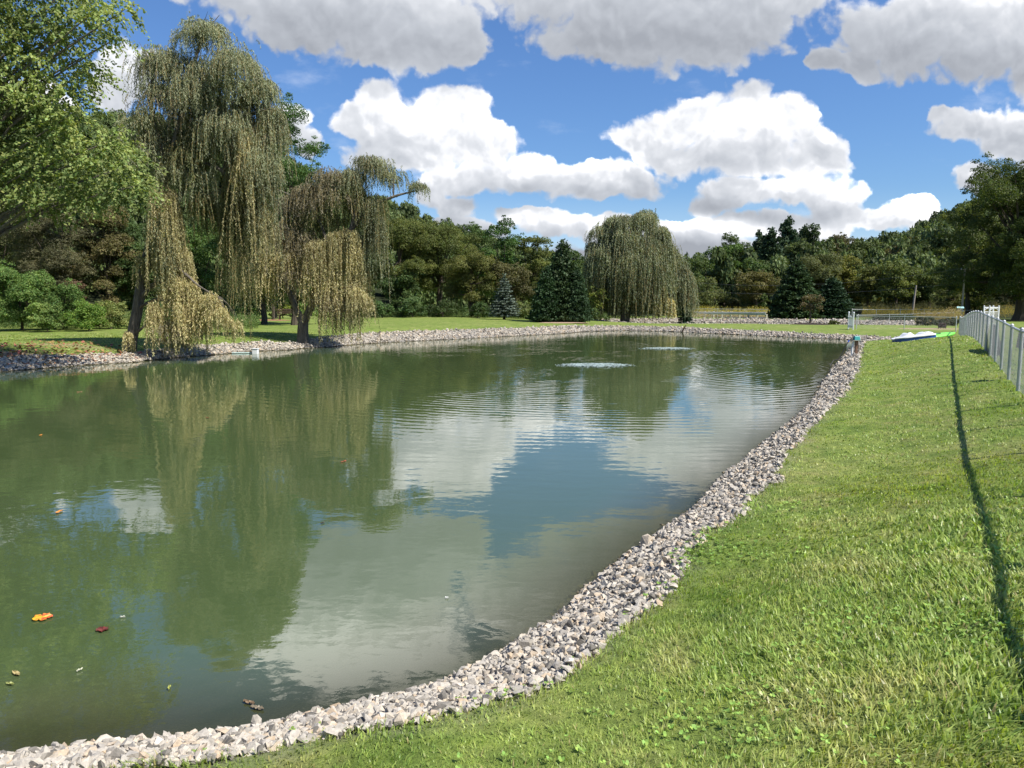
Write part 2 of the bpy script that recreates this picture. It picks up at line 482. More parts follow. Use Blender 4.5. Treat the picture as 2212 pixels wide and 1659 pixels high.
def terrain(x, y, full=False):
    x = np.asarray(x, float); y = np.asarray(y, float)
    d, w, zt = poly_info(x, y, SHORE); d2, w2, zt2 = poly_info(x, y, SHORE2)
    wob = .10 * vnoise(x, y, 2.2)
    w = w * (1 + wob * .9); w2 = w2 * (1 + wob)
    use2 = d2 < d
    D = np.where(use2, d2, d); Wd = np.where(use2, w2, w); ZT = np.where(use2, zt2, zt)
    B = base_z(x, y)
    wet = np.maximum(-.03 + D * .38, -1.3)
    band = ZT * np.clip(D / Wd, 0, 1) ** .9
    e = np.clip((D - Wd) / 3.6, 0, 1); e = e * e * (3 - 2 * e)
    e = np.where(D > Wd, .25 * np.clip((D - Wd) / 3.6, 0, 1) * (1 - e) + e, 0)
    out = ZT + (B - ZT) * e
    z = np.where(D < 0, wet, np.where(D < Wd, band, out))
    if full: return z, D, Wd, use2
    return z
def tz(x, y): return float(terrain(np.array([x]), np.array([y]))[0])

def axis(lo, hi, step, far_lo, far_hi):
    a = list(np.arange(lo, hi + 1e-6, step))
    s = step; v = hi
    while v < far_hi:
        s *= 1.09; v += s; a.append(v)
    s = step; v = lo; b = []
    while v > far_lo:
        s *= 1.09; v -= s; b.append(v)
    return np.array(b[::-1] + a)
gx = axis(-32, 44, .3, -1600, 1600); gy = axis(-4, 88, .3, -900, 2200)
XX, YY = np.meshgrid(gx, gy)
ZZ, DD, WW, U2 = terrain(XX.ravel(), YY.ravel(), True)
nx, ny = len(gx), len(gy)
vs = np.stack([XX.ravel(), YY.ravel(), ZZ], 1)
ii = (np.arange(ny - 1)[:, None] * nx + np.arange(nx - 1)[None, :]).ravel()
fs = np.stack([ii, ii + 1, ii + nx + 1, ii + nx], 1)
me = np_mesh("ground", vs, fs, True)
at = me.attributes.new("bank", 'FLOAT', 'POINT')
at.data.foreach_set('value', np.clip((WW + .15 - DD) / .3, 0, 1).astype(np.float32))
# bare, gravelled and worn places: 1 = grey gravel, 2 = tan earth
patch = np.zeros(len(vs), np.float32)
at2 = me.attributes.new("gravel", 'FLOAT', 'POINT')
sF = (vs[:, 0] - fence_x(vs[:, 1])) / math.hypot(1, FB)
gr = .75 * np.clip((sF - 1.6) / .5, 0, 1) * np.clip((6.5 - sF) / 1, 0, 1) * np.clip((44 - vs[:, 1]) / 2, 0, 1) * np.clip((vs[:, 1] + 8) / 2, 0, 1)
at2.data.foreach_set('value', gr.astype(np.float32))
at3 = me.attributes.new("earth", 'FLOAT', 'POINT')
def blob(cx, cy, rx, ry, soft=.3):
    q = np.sqrt(((vs[:, 0] - cx) / rx) ** 2 + ((vs[:, 1] - cy) / ry) ** 2) + .12 * vnoise(vs[:, 0], vs[:, 1], 1.7)
    return np.clip((1 - q) / soft, 0, 1)
wx_, wy_ = (2008 - CX) / F * 57.5, 57.5
er = blob(33.2, 57.6, 4.4, 1.5, .12)
er = np.maximum(er, .85 * blob(-18.6, 29.9, 3.0, .8, .5))
er = np.maximum(er, .5 * blob(-19.5, 33.0, 4.0, 1.2, .6))
far = np.clip((vs[:, 1] - 93) / 6, 0, 1) * np.clip((130 - vs[:, 1]) / 8, 0, 1) * np.clip((vs[:, 0] - 24) / 4, 0, 1)
er = np.maximum(er, .25 * far)
# thin strip under the fence
er = np.maximum(er, .45 * np.exp(-((sF + .05) / .16) ** 2) * (vs[:, 1] < 50) * (vnoise(vs[:, 0], vs[:, 1], 3) > -.3))
at3.data.foreach_set('value', er.astype(np.float32))

def ground_mat():
    m, t, b = new_mat("ground")
    geo = t.n('ShaderNodeNewGeometry'); pos = geo.outputs['Position']
    g = grass_color(t, pos)
    n4 = t.noise(t.vm('MULTIPLY', pos, (1.0, .35, 1.0)), 3.0, 6, .7)
    g = t.mix(1.0, g, t.ramp(n4, [(.3, (.52, .56, .52, 1)), (.7, (.92, .93, .88, 1))]), 'MULTIPLY')  # sheet colour darkened to stand in for shadows between grass blades
    # far woodland floor and meadow
    sx = t.n('ShaderNodeSeparateXYZ'); t.l(pos, sx.inputs[0])
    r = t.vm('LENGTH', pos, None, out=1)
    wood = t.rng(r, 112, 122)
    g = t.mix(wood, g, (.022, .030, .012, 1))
    def att(nm):
        a = t.n('ShaderNodeAttribute'); a.attribute_name = nm; return a.outputs['Fac']
    ns = t.noise(pos, 14, 6, .7); ns2 = t.noise(pos, 40, 4, .7)
    earth = t.ramp(ns, [(.3, (.20, .13, .075, 1)), (.7, (.46, .36, .24, 1))])
    grav = t.ramp(ns2, [(.3, (.22, .21, .20, 1)), (.7, (.52, .50, .48, 1))])
    ea = t.m('MULTIPLY', att('earth'), 1.0)
    ea = t.rng(t.m('ADD', ea, t.m('MULTIPLY', t.m('SUBTRACT', ns, .5), .5)), .35, .65)
    g = t.mix(ea, g, earth)
    g = t.mix(att('gravel'), g, grav)
    bank = t.ramp(ns2, [(.3, (.12, .11, .095, 1)), (.7, (.34, .32, .29, 1))])
    g = t.mix(att('bank'), g, bank)
    t.l(g, b.inputs['Base Color']); b.inputs['Roughness'].default_value = .95
    b.inputs['Specular IOR Level'].default_value = .15
    bp = t.n('ShaderNodeBump'); bp.inputs['Strength'].default_value = .8; bp.inputs['Distance'].default_value = .05
    hh = t.noise(pos, 12, 6, .75)
    t.l(hh, bp.inputs['Height']); t.l(bp.outputs[0], b.inputs['Normal'])
    return m
M_GROUND = ground_mat()
ground = put("ground", me, M_GROUND); tag(ground, kind='structure')

# ------------------------------------------------------------ water
BOIL = [G(1285, 789, 0), G(1440, 753, 0)]
def water_mat():
    m, t, b = new_mat("pond_water")
    geo = t.n('ShaderNodeNewGeometry'); pos = geo.outputs['Position']
    a = t.n('ShaderNodeAttribute'); a.attribute_name = 'shallow'; sh = a.outputs['Fac']
    nz = t.noise(pos, .12, 3, .5)
    deep = t.ramp(nz, [(.35, (.056, .086, .031, 1)), (.65, (.070, .100, .040, 1))])
    silt = t.noise(pos, 2.0, 4, .6)
    shal = t.ramp(silt, [(.3, (.075, .080, .040, 1)), (.7, (.115, .110, .065, 1))])
    c = t.mix(t.m('MULTIPLY', sh, .75), deep, shal)
    t.l(c, b.inputs['Base Color'])
    b.inputs['Roughness'].default_value = .02
    b.inputs['IOR'].default_value = 1.95
    # wavelets: fine wind texture plus rings that spread from the two aerators
    h = t.m('MULTIPLY', t.noise(t.vm('MULTIPLY', pos, (1.0, 1.6, 1.0)), 1.3, 3, .5), .0038)
    h = t.m('ADD', h, t.m('MULTIPLY', t.noise(pos, 7.0, 3, .5), .0008))
    for i, (bx, by, bz) in enumerate(BOIL):
        r = t.vm('DISTANCE', pos, (bx, by, 0.0), out=1)
        wob = t.m('MULTIPLY', t.noise(pos, .6, 4, .6), 9.0)
        ph = t.m('ADD', t.m('MULTIPLY', r, 2 * math.pi / (.36 + .05 * i)), wob)
        am = t.m('MULTIPLY', t.rng(r, 24.0, 3.0, 0.0, 1.0), .0017 if i == 0 else .0010)
        nm = t.rng(t.noise(pos, .35, 3, .6), .36, .60, .15, 1.0)
        h = t.m('ADD', h, t.m('MULTIPLY', t.m('SINE', ph), t.m('MULTIPLY', am, nm)))
    bp = t.n('ShaderNodeBump'); bp.inputs['Strength'].default_value = 1.0; bp.inputs['Distance'].default_value = 1.0
    t.l(h, bp.inputs['Height']); t.l(bp.outputs[0], b.inputs['Normal'])
    tr = t.n('ShaderNodeBsdfTransparent'); tr.inputs[0].default_value = (.62, .66, .50, 1)
    mx = t.n('ShaderNodeMixShader')
    t.l(t.m('MULTIPLY', t.m('POWER', sh, 2.2), .75), mx.inputs[0])
    t.l(b.outputs[0], mx.inputs[1]); t.l(tr.outputs[0], mx.inputs[2])
    t.l(mx.outputs[0], m.node_tree.nodes['Material Output'].inputs[0])
    return m
M_WATER = water_mat()
def water_sheet(name, S, x0, x1, y0, y1, st):
    ax = np.arange(x0, x1, st); ay = np.arange(y0, y1, st)
    A, B = np.meshgrid(ax, ay); d, w, z = poly_info(A.ravel(), B.ravel(), S)
    n = len(ax)
    ii = (np.arange(len(ay) - 1)[:, None] * n + np.arange(n - 1)[None, :]).ravel()
    f = np.stack([ii, ii + 1, ii + n + 1, ii + n], 1)
    f = f[(d[f].min(1) < .9)]
    me = np_mesh(name, np.stack([A.ravel(), B.ravel(), np.zeros(A.size)], 1), f, True)
    a = me.attributes.new("shallow", 'FLOAT', 'POINT')
    a.data.foreach_set('value', np.clip(1 + d / 1.3, 0, 1).astype(np.float32))
    o = put(name, me, M_WATER); tag(o, kind='structure'); return o
water_sheet("pond_water", SHORE, -32, 26, -2, 66, .25)
water_sheet("far_pond_water", SHORE2, 5, 44, 66, 90, .5)
# ------------------------------------------------------------ stone banks
def rock_variants(k=10, seed=5):
    rnd = random.Random(seed); out = []
    for i in range(k):
        bm = bmesh.new()
        sx, sy, sz = rnd.uniform(.8, 1.3), rnd.uniform(.7, 1.0), rnd.uniform(.5, .85)
        for j in range(11):
            v = Vector((rnd.gauss(0, 1), rnd.gauss(0, 1), rnd.gauss(0, 1))).normalized() * rnd.uniform(.8, 1.1)
            bm.verts.new((v.x * sx, v.y * sy, v.z * sz))
        r = bmesh.ops.convex_hull(bm, input=bm.verts)
        junk = [g for g in r['geom_interior'] if isinstance(g, bmesh.types.BMVert)]
        if junk: bmesh.ops.delete(bm, geom=junk, context='VERTS')
        bmesh.ops.triangulate(bm, faces=bm.faces)
        bm.verts.index_update()
        out.append((np.array([v.co[:] for v in bm.verts]), np.array([[v.index for v in f.verts] for f in bm.faces])))
        bm.free()
    return out
ROCKS = rock_variants()
def rand_rot(rg, n):
    q = rg.normal(size=(n, 4)); q /= np.linalg.norm(q, axis=1)[:, None]
    w, x, y, z = q.T
    return np.stack([1 - 2 * (y * y + z * z), 2 * (x * y - z * w), 2 * (x * z + y * w), 2 * (x * y + z * w), 1 - 2 * (x * x + z * z), 2 * (y * z - x * w), 2 * (x * z - y * w), 2 * (y * z + x * w), 1 - 2 * (x * x + y * y)], 1).reshape(n, 3, 3)
def stone_mat():
    m, t, b = new_mat("limestone")
    geo = t.n('ShaderNodeNewGeometry'); isl = geo.outputs['Random Per Island']
    c = t.ramp(isl, [(0, (.10, .094, .084, 1)), (.12, (.25, .235, .21, 1)), (.3, (.48, .45, .405, 1)), (.55, (.39, .37, .34, 1)), (.75, (.54, .50, .44, 1)), (.92, (.47, .375, .27, 1)), (1, (.64, .60, .55, 1))])
    nz = t.noise(geo.outputs['Position'], 45, 4, .65)
    c = t.mix(1.0, c, t.ramp(nz, [(.3, (.74, .71, .66, 1)), (.7, (1.16, 1.12, 1.04, 1))]), 'MULTIPLY')
    # wet and algae-stained just at and below the water line
    sx = t.n('ShaderNodeSeparateXYZ'); t.l(geo.outputs['Position'], sx.inputs[0])
    wet = t.rng(sx.outputs[2], .055, .0)
    c = t.mix(wet, c, t.mix(1.0, c, (.30, .27, .18, 1), 'MULTIPLY'))
    t.l(c, b.inputs['Base Color']); b.inputs['Roughness'].default_value = .85
    bp = t.n('ShaderNodeBump'); bp.inputs['Strength'].default_value = .5; bp.inputs['Distance'].default_value = .01
    t.l(nz, bp.inputs['Height']); t.l(bp.outputs[0], b.inputs['Normal'])
    return m
M_STONE = stone_mat()
def gravel(name, S, keep, box, dens, size, seed):
    rg = np.random.default_rng(seed)
    x0, x1, y0, y1 = box
    n = int((x1 - x0) * (y1 - y0) * 0 + 1)
    # sample along the shoreline itself
    pts = []
    for i in range(len(S)):
        a = S[i]; b = S[(i + 1) % len(S)]
        L = math.hypot(b[0] - a[0], b[1] - a[1]); wm = max(a[2], b[2]) * 1.2 + .6
        rr = math.hypot((a[0] + b[0]) / 2, (a[1] + b[1]) / 2)
        sz = size(rr); k = int((L + wm) * wm / (sz * sz * math.pi) * dens)
        ex = wm * .5 / L; t = rg.uniform(-ex, 1 + ex, k); dx, dy = (b[0] - a[0]) / L, (b[1] - a[1]) / L
        off = rg.uniform(-wm, wm, k * 1)
        pts.append(np.stack([a[0] + t * (b[0] - a[0]) - dy * off, a[1] + t * (b[1] - a[1]) + dx * off, np.full(k, i)], 1))
    pts = np.concatenate(pts)
    x, y = pts[:, 0], pts[:, 1]
    z, D, Wd, u2 = terrain(x, y, True)
    d, w, zt = poly_info(x, y, S)
    ok = (D > -.15) & (D < Wd * (1 + .05 * vnoise(x, y, 5)) + .05 + .22 * np.maximum(0, vnoise(x, y, 1.1) - .7)) & (np.abs(D - d) < .01) & keep(x, y)
    ok &= ~((D < -.06) & (rg.random(len(x)) < .5))
    x, y, z, D, Wd = x[ok], y[ok], z[ok], D[ok], Wd[ok]
    r = np.hypot(x, y)
    s = np.array([size(q) for q in r]) * rg.lognormal(0, .38, len(x))
    s = np.minimum(s, np.array([size(q) for q in r]) * 2.0)
    lift = rg.random(len(x)) * s * .9
    z = z + lift - s * .25
    Rm = rand_rot(rg, len(x))
    V, Fc, base = [], [], 0
    vid = rg.integers(0, len(ROCKS), len(x))
    for k, (rv, rf) in enumerate(ROCKS):
        m = vid == k; c = int(m.sum())
        if not c: continue
        vv = np.einsum('nij,kj->nki', Rm[m], rv) * s[m][:, None, None]
        vv[:, :, 2] *= .85
        vv += np.stack([x[m], y[m], z[m]], 1)[:, None, :]
        V.append(vv.reshape(-1, 3))
        Fc.append((rf[None] + (base + np.arange(c) * len(rv))[:, None, None]).reshape(-1, 3))
        base += c * len(rv)
    me = np_mesh(name, np.concatenate(V), np.concatenate(Fc))
    o = put(name, me, M_STONE); return o, len(x)
sz1 = lambda r: float(np.interp(r, [3, 8, 20, 45], [.0235, .027, .035, .050]))
near_side = lambda x, y: ((y < 46) & (x > -8.5) & (y < 4.5 + 1.0 * np.maximum(0, x + 8)) & ~((x < 12) & (y > 44)) & ~((y > 44.9) & (x < 24))) | ((y < 3.9) & (x <= -8.5) & (x > -16))
g1, n1 = gravel("gravel", SHORE, lambda x, y: near_side(x, y), (0, 0, 0, 0), 2.9, sz1, 1)
tag(g1, 'band of broken pale grey limestone along the near grassy bank', 'gravel', kind='stuff')
g2, n2 = gravel("gravel", SHORE, lambda x, y: ~near_side(x, y) & (x > -24), (0, 0, 0, 0), 2.2, lambda r: float(np.interp(r, [20, 30, 60], [.045, .052, .064])), 2)
tag(g2, 'pale limestone band along the far and left shores of the pond', 'gravel', kind='stuff')
g3, n3 = gravel("gravel", SHORE2, lambda x, y: y > 66, (0, 0, 0, 0), 2.4, lambda r: .09, 3)
tag(g3, 'thin pale stone band round the second pond behind the lawn strip', 'gravel', kind='stuff')
print("rocks", n1, n2, n3)

def single_stone(name, X, Y, z0, s, seed, label, stretch=(1, 1, 1)):
    rnd = random.Random(seed); bm = bmesh.new()
    for j in range(16):
        v = Vector((rnd.gauss(0, 1), rnd.gauss(0, 1), rnd.gauss(0, 1))).normalized() * rnd.uniform(.85, 1.05) * s
        bm.verts.new((v.x * stretch[0], v.y * stretch[1], v.z * stretch[2]))
    r = bmesh.ops.convex_hull(bm, input=bm.verts)
    junk = [g for g in r['geom_interior'] if isinstance(g, bmesh.types.BMVert)]
    if junk: bmesh.ops.delete(bm, geom=junk, context='VERTS')
    me = bpy.data.meshes.new(name); bm.to_mesh(me); bm.free()
    x, y, _ = G(X, Y, z0)
    o = put(name, me, M_STONE, loc=(x, y, max(tz(x, y), 0) + s * .55 * stretch[2]))
    tag(o, label, 'stone', 'larger stones at the water edge'); return o
single_stone("stone", 225, 1592, .15, .060, 3, 'largest rounded pale stone at the water edge in the lower left', (1.25, .9, .8))
single_stone("stone", 553, 1552, .12, .045, 8, 'upright pointed pale stone rising from the near bank edge', (.75, .7, 1.6))
single_stone("stone", 178, 1606, .15, .045, 12, 'blocky grey stone just left of the largest rounded stone', (1.1, .9, .8))
single_stone("stone", 1399, 1160, .2, .10, 21, 'dark angular stone jutting into the water halfway along the near bank', (1.0, .9, .8))

# ------------------------------------------------------------ grass blades on the near bank
def blade_mat():
    m, t, b = new_mat("grass_blade")
    geo = t.n('ShaderNodeNewGeometry'); pos = geo.outputs['Position']; isl = geo.outputs['Random Per Island']
    g = grass_color(t, pos)
    hs = t.n('ShaderNodeHueSaturation'); t.l(g, hs.inputs['Color'])
    t.l(t.m('ADD', .482, t.m('MULTIPLY', isl, .036)), hs.inputs['Hue'])
    r2 = t.m('FRACT', t.m('MULTIPLY', isl, 57.7))
    t.l(t.m('ADD', .80, t.m('MULTIPLY', r2, .80)), hs.inputs['Value'])
    dry = t.m('GREATER_THAN', t.m('FRACT', t.m('MULTIPLY', isl, 913.1)), .955)
    c = t.mix(t.m('MULTIPLY', dry, .8), hs.outputs[0], (.36, .29, .13, 1))
    t.l(c, b.inputs['Base Color']); b.inputs['Roughness'].default_value = .42
    b.inputs['Specular IOR Level'].default_value = .45
    tr = t.n('ShaderNodeBsdfTranslucent'); t.l(t.mix(1.0, c, (1.5, 1.6, .6, 1), 'MULTIPLY'), tr.inputs[0])
    mx = t.n('ShaderNodeMixShader'); mx.inputs[0].default_value = .32
    t.l(b.outputs[0], mx.inputs[1]); t.l(tr.outputs[0], mx.inputs[2])
    t.l(mx.outputs[0], m.node_tree.nodes['Material Output'].inputs[0])
    return m
M_BLADE = blade_mat()
def lawn_ok(x, y, edge=0.0):
    z, D, Wd, u2 = terrain(x, y, True)
    s = (x - fence_x(y)) / math.hypot(1, FB)
    lim = Wd * (1 + .05 * vnoise(x, y, 5)) + .02 + edge + .22 * np.maximum(0, vnoise(x, y, 1.1) - .7)
    return (D > lim) & (s < 1.2) & (y < 52) & ((x > 24) | (y < 46) | (D < 0)), z, D - lim, s
def blades():
    rg = np.random.default_rng(11)
    bands = [(1.2, 3.5, 5200, .0044, .032), (3.5, 6.0, 3600, .0052, .032), (6.0, 10, 1500, .0072, .030), (10, 18, 420, .012, .033), (18, 32, 130, .024, .036), (32, 50, 36, .045, .05)]
    X, Y, Wd, H = [], [], [], []
    a0, a1 = R(-52), R(54)
    for r0, r1, dn, w, h in bands:
        A = (a1 - a0) / 2 * (r1 * r1 - r0 * r0); n = int(A * dn)
        if r0 > 9: n = int(n * .9)
        r = np.sqrt(rg.random(n) * (r1 * r1 - r0 * r0) + r0 * r0); a = rg.uniform(a0, a1, n)
        X.append(r * np.sin(a)); Y.append(r * np.cos(a)); Wd.append(np.full(n, w)); H.append(np.full(n, h))
    x, y, w, h = map(np.concatenate, (X, Y, Wd, H))
    ok, z, e, s = lawn_ok(x, y); ok &= (y > -2)
    x, y, z, w, h, e, s = (q[ok] for q in (x, y, z, w, h, e, s))
    n = len(x); print("blades", n)
    tuft = vnoise(x, y, 1.6) * .5 + vnoise(x, y, 4.3) * .5
    lush = np.clip((x - 0.2 * y) / 2.0, -.2, 1) * np.clip((9 - y) / 4, 0, 1)     # longer, coarser grass by the fence near the camera
    h = h * np.interp(np.hypot(x, y), [25, 40], [1, .75]) * (1 + .45 * tuft + .55 * lush) * rg.uniform(.55, 1.35, n)
    h = np.where(np.abs(s) < .18, h * 1.7, h)
    h = np.where(e < .12, h * 1.25, h)
    w = w * rg.uniform(.7, 1.4, n) * (1 + .9 * np.clip(lush, 0, 1))
    az = rg.uniform(0, 2 * math.pi, n); lean = rg.uniform(.2, 1.6, n) * h
    comb = np.stack([np.cos(vnoise(x, y, .9) * 2.2), np.sin(vnoise(x, y, .9) * 2.2)], 1)
    ld = np.stack([np.cos(az), np.sin(az)], 1) * .75 + comb * .45
    wd = np.stack([-ld[:, 1], ld[:, 0]], 1); wd /= np.linalg.norm(wd, axis=1)[:, None] + 1e-6
    wd += rg.normal(0, .35, (n, 2))
    V = np.zeros((n, 5, 3))
    b = np.stack([x, y, z - .006], 1)
    W3 = np.concatenate([wd * (w / 2)[:, None], np.zeros((n, 1))], 1)
    mid = b + np.concatenate([ld * (lean * .35)[:, None], (h * .6)[:, None]], 1)
    tip = b + np.concatenate([ld * lean[:, None], (h * .95)[:, None]], 1)
    V[:, 0] = b - W3; V[:, 1] = b + W3; V[:, 2] = mid + W3 * .8; V[:, 3] = mid - W3 * .8; V[:, 4] = tip
    o5 = np.arange(n)[:, None] * 5
    me = np_mesh("grass", V.reshape(-1, 3), [o5 + np.array([[0, 1, 2, 3]]), o5 + np.array([[3, 2, 4]])])
    o = put("grass", me, M_BLADE); tag(o, 'mown green lawn grass covering the near bank by the fence', 'grass', kind='stuff')
blades()
def clover():
    rg = np.random.default_rng(21)
    n = 30000
    r = np.sqrt(rg.random(n) * (8.5 ** 2 - 1.4 ** 2) + 1.4 ** 2); a = rg.uniform(R(-45), R(50), n)
    x, y = r * np.sin(a), r * np.cos(a)
    ok, z, e, s = lawn_ok(x, y, -.12)
    pat = vnoise(x, y, 1.1) + .6 * vnoise(y, x, 2.7)
    ok &= (pat + rg.normal(0, .35, n) > .85 - .6 * (e < .2)) & (y > 0)
    x, y, z = x[ok], y[ok], z[ok]; n = len(x); print("clover", n)
    V, Fc = [], []
    sz = rg.uniform(.005, .0105, n) * np.interp(np.hypot(x, y), [2, 8], [1, 1.3]); ht = rg.uniform(.018, .042, n)
    th = rg.uniform(0, 6.28, n)
    tilt = rg.normal(0, .35, (n, 2))
    k = 0
    for j in range(3):
        aj = th + j * 2.094
        c = np.stack([x + np.cos(aj) * sz * .9, y + np.sin(aj) * sz * .9, z + ht], 1)
        ring = []
        for q in range(5):
            aa = aj + q * 2 * math.pi / 5
            px = np.cos(aa) * sz * .85; py = np.sin(aa) * sz * .85
            ring.append(c + np.stack([px, py, tilt[:, 0] * px + tilt[:, 1] * py + .25 * (np.cos(aa - aj)) * sz], 1))
        V.append(np.stack(ring, 1).reshape(-1, 3))
        Fc.append((k + np.arange(n)[:, None] * 5 + np.arange(5)[None]))
        k += n * 5
    me = np_mesh("clover", np.concatenate(V), np.concatenate(Fc))
    m = leaf_mat("clover_leaf", rough=.5, trans=.25, clump=.2, hue=.02, val=.6)
    o = put("clover", me, m, color=(.165, .255, .055)); tag(o, 'low clover and broad weeds growing through the near grass', 'clover', kind='stuff')
clover()
def dead_leaves():
    rg = np.random.default_rng(31)
    n = 1500
    x = rg.normal(-18.5, 3.0, n); y = rg.normal(30.3, 2.0, n)
    z, D, Wd, u2 = terrain(x, y, True); ok = (D > .12)
    x, y, z = x[ok], y[ok], z[ok]; n = len(x)
    s = rg.uniform(.05, .10, n); a = rg.uniform(0, 6.28, n)
    e1 = np.stack([np.cos(a), np.sin(a), rg.normal(0, .35, n)], 1) * s[:, None]
    e2 = np.stack([-np.sin(a), np.cos(a), rg.normal(0, .35, n)], 1) * s[:, None] * .6
    c = np.stack([x, y, z + .06], 1)
    V = np.stack([c - e1, c + e2, c + e1, c - e2], 1).reshape(-1, 3)
    me = np_mesh("fallen_leaves", V, np.arange(n * 4).reshape(n, 4))
    m = leaf_mat("dead_leaf", trans=.1, clump=.1, hue=.05, val=.8)
    o = put("fallen_leaves", me, m, color=(.20, .10, .05)); tag(o, 'red brown fallen leaves scattered over the left bank and its stones', 'fallen leaves', kind='stuff')
dead_leaves()
# ------------------------------------------------------------ trees
def quads(c, d, n, L, Wd):
    """diamond leaves: centre c, long axis d, normal-ish n"""
    w = np.cross(d, n); w /= np.linalg.norm(w, axis=1)[:, None] + 1e-9
    a = d * (L / 2)[:, None]; b = w * (Wd / 2)[:, None]
    return np.stack([c - a, c + b - a * .1, c + a, c - b - a * .1], 1)
def unit(v): return v / (np.linalg.norm(v, axis=-1, keepdims=True) + 1e-9)
def leaf_ball(rg, c, r, n, leaf, up=.35, squash=.8, sd=.22):
    """leaf clump: faces spread near the surface of an uneven ball"""
    u = unit(rg.normal(size=(n, 3))); u[:, 2] = np.where(u[:, 2] < -.35, -u[:, 2] * .5, u[:, 2]); u = unit(u)
    rr = r * (1 - np.abs(rg.normal(0, sd, n))); rr = np.maximum(rr, .15 * r)
    p = c + u * rr[:, None] * np.array([1, 1, squash])
    nrm = unit(u * .8 + rg.normal(0, .55, (n, 3)) + np.array([0, 0, up]))
    d = unit(np.cross(nrm, rg.normal(size=(n, 3))))
    return quads(p, d, nrm, leaf * rg.uniform(.7, 1.4, n), leaf * rg.uniform(.45, .8, n))
def crown_real(seed, rad, dep, hc, kind, leaf, cover=.5):
    """lobed crown in metres: leaf faces keep their size whatever the proportions of the tree"""
    rg = np.random.default_rng(seed); Q = []; cs = []
    fine = kind == 'fine'; sparse = kind == 'sparse'
    rl0 = min(rad, hc * .6) * (.30 if not fine else .27)
    asp = hc / (2 * rad)
    nl = int(np.clip((30 if not fine else 36) * asp ** .7, 16, 64))
    if kind == 'big': nl = 80; rl0 *= .62
    if kind == 'shrub': nl = 28
    for i in range(nl):
        for _ in range(25):
            u = unit(rg.normal(size=3)); a = math.atan2(u[1], u[0])
            if kind == 'tall': z = .50 + u[2] * .45; rr = .78 * math.sqrt(max(.06, 1 - ((z - .40) / .64) ** 2))
            elif kind == 'spread': z = .60 + u[2] * .30; rr = .85 * math.sqrt(max(.05, 1 - ((z - .5) / .52) ** 2))
            elif kind == 'shrub': z = .10 + abs(u[2]) * .66; rr = .80 * math.sqrt(max(.05, 1 - (z / .98) ** 2))
            else: z = .50 + u[2] * .42; rr = .80 * math.sqrt(max(.05, 1 - ((z - .46) / .56) ** 2))
            f = rg.uniform(.6, 1.08) if i % 3 else rg.uniform(0, .55)
            c = np.array([math.cos(a) * rr * f * rad, math.sin(a) * rr * f * dep, z * hc])
            if all(np.linalg.norm(c - q) > rl0 * .75 for q in cs): break
        cs.append(c)
        r = rl0 * rg.uniform(.65, 1.35)
        c[2] = min(c[2], hc - r * .75)
        area = 4 * math.pi * r * r; n = int(area / (leaf * leaf * .38) * cover * (.35 if sparse else 1))
        Q.append(leaf_ball(rg, c, r, max(n, 30), leaf, sd=.25 if not fine else .3))
        for k in range(5):      # small sprays breaking the outline of the lobe
            e = c + unit(rg.normal(0, .8, 3) + np.array([c[0] / rad, c[1] / dep, .5])) * r * rg.uniform(.85, 1.12)
            Q.append(leaf_ball(rg, e, r * rg.uniform(.18, .34), max(int(n * .05), 8), leaf, sd=.4))
    return np.concatenate(Q).reshape(-1, 3), cs
def crown_mesh(seed, lobes=16, per=48, leaf=.17, shape='round'):
    rg = np.random.default_rng(seed); Q = []
    for i in range(lobes):
        u = unit(rg.normal(size=3)); z = .52 + u[2] * .40; rad = .72 * math.sqrt(max(.05, 1 - ((z - .48) / .56) ** 2))
        a = math.atan2(u[1], u[0]); f = rg.uniform(.55, 1.05) if i % 3 else rg.uniform(0, .5)
        r = rg.uniform(.19, .33)
        Q.append(leaf_ball(rg, np.array([math.cos(a) * rad * f, math.sin(a) * rad * f, z]), r, int(per * (r / .24) ** 2), leaf))
    return np.concatenate(Q).reshape(-1, 3), None
_tree_i = [0]
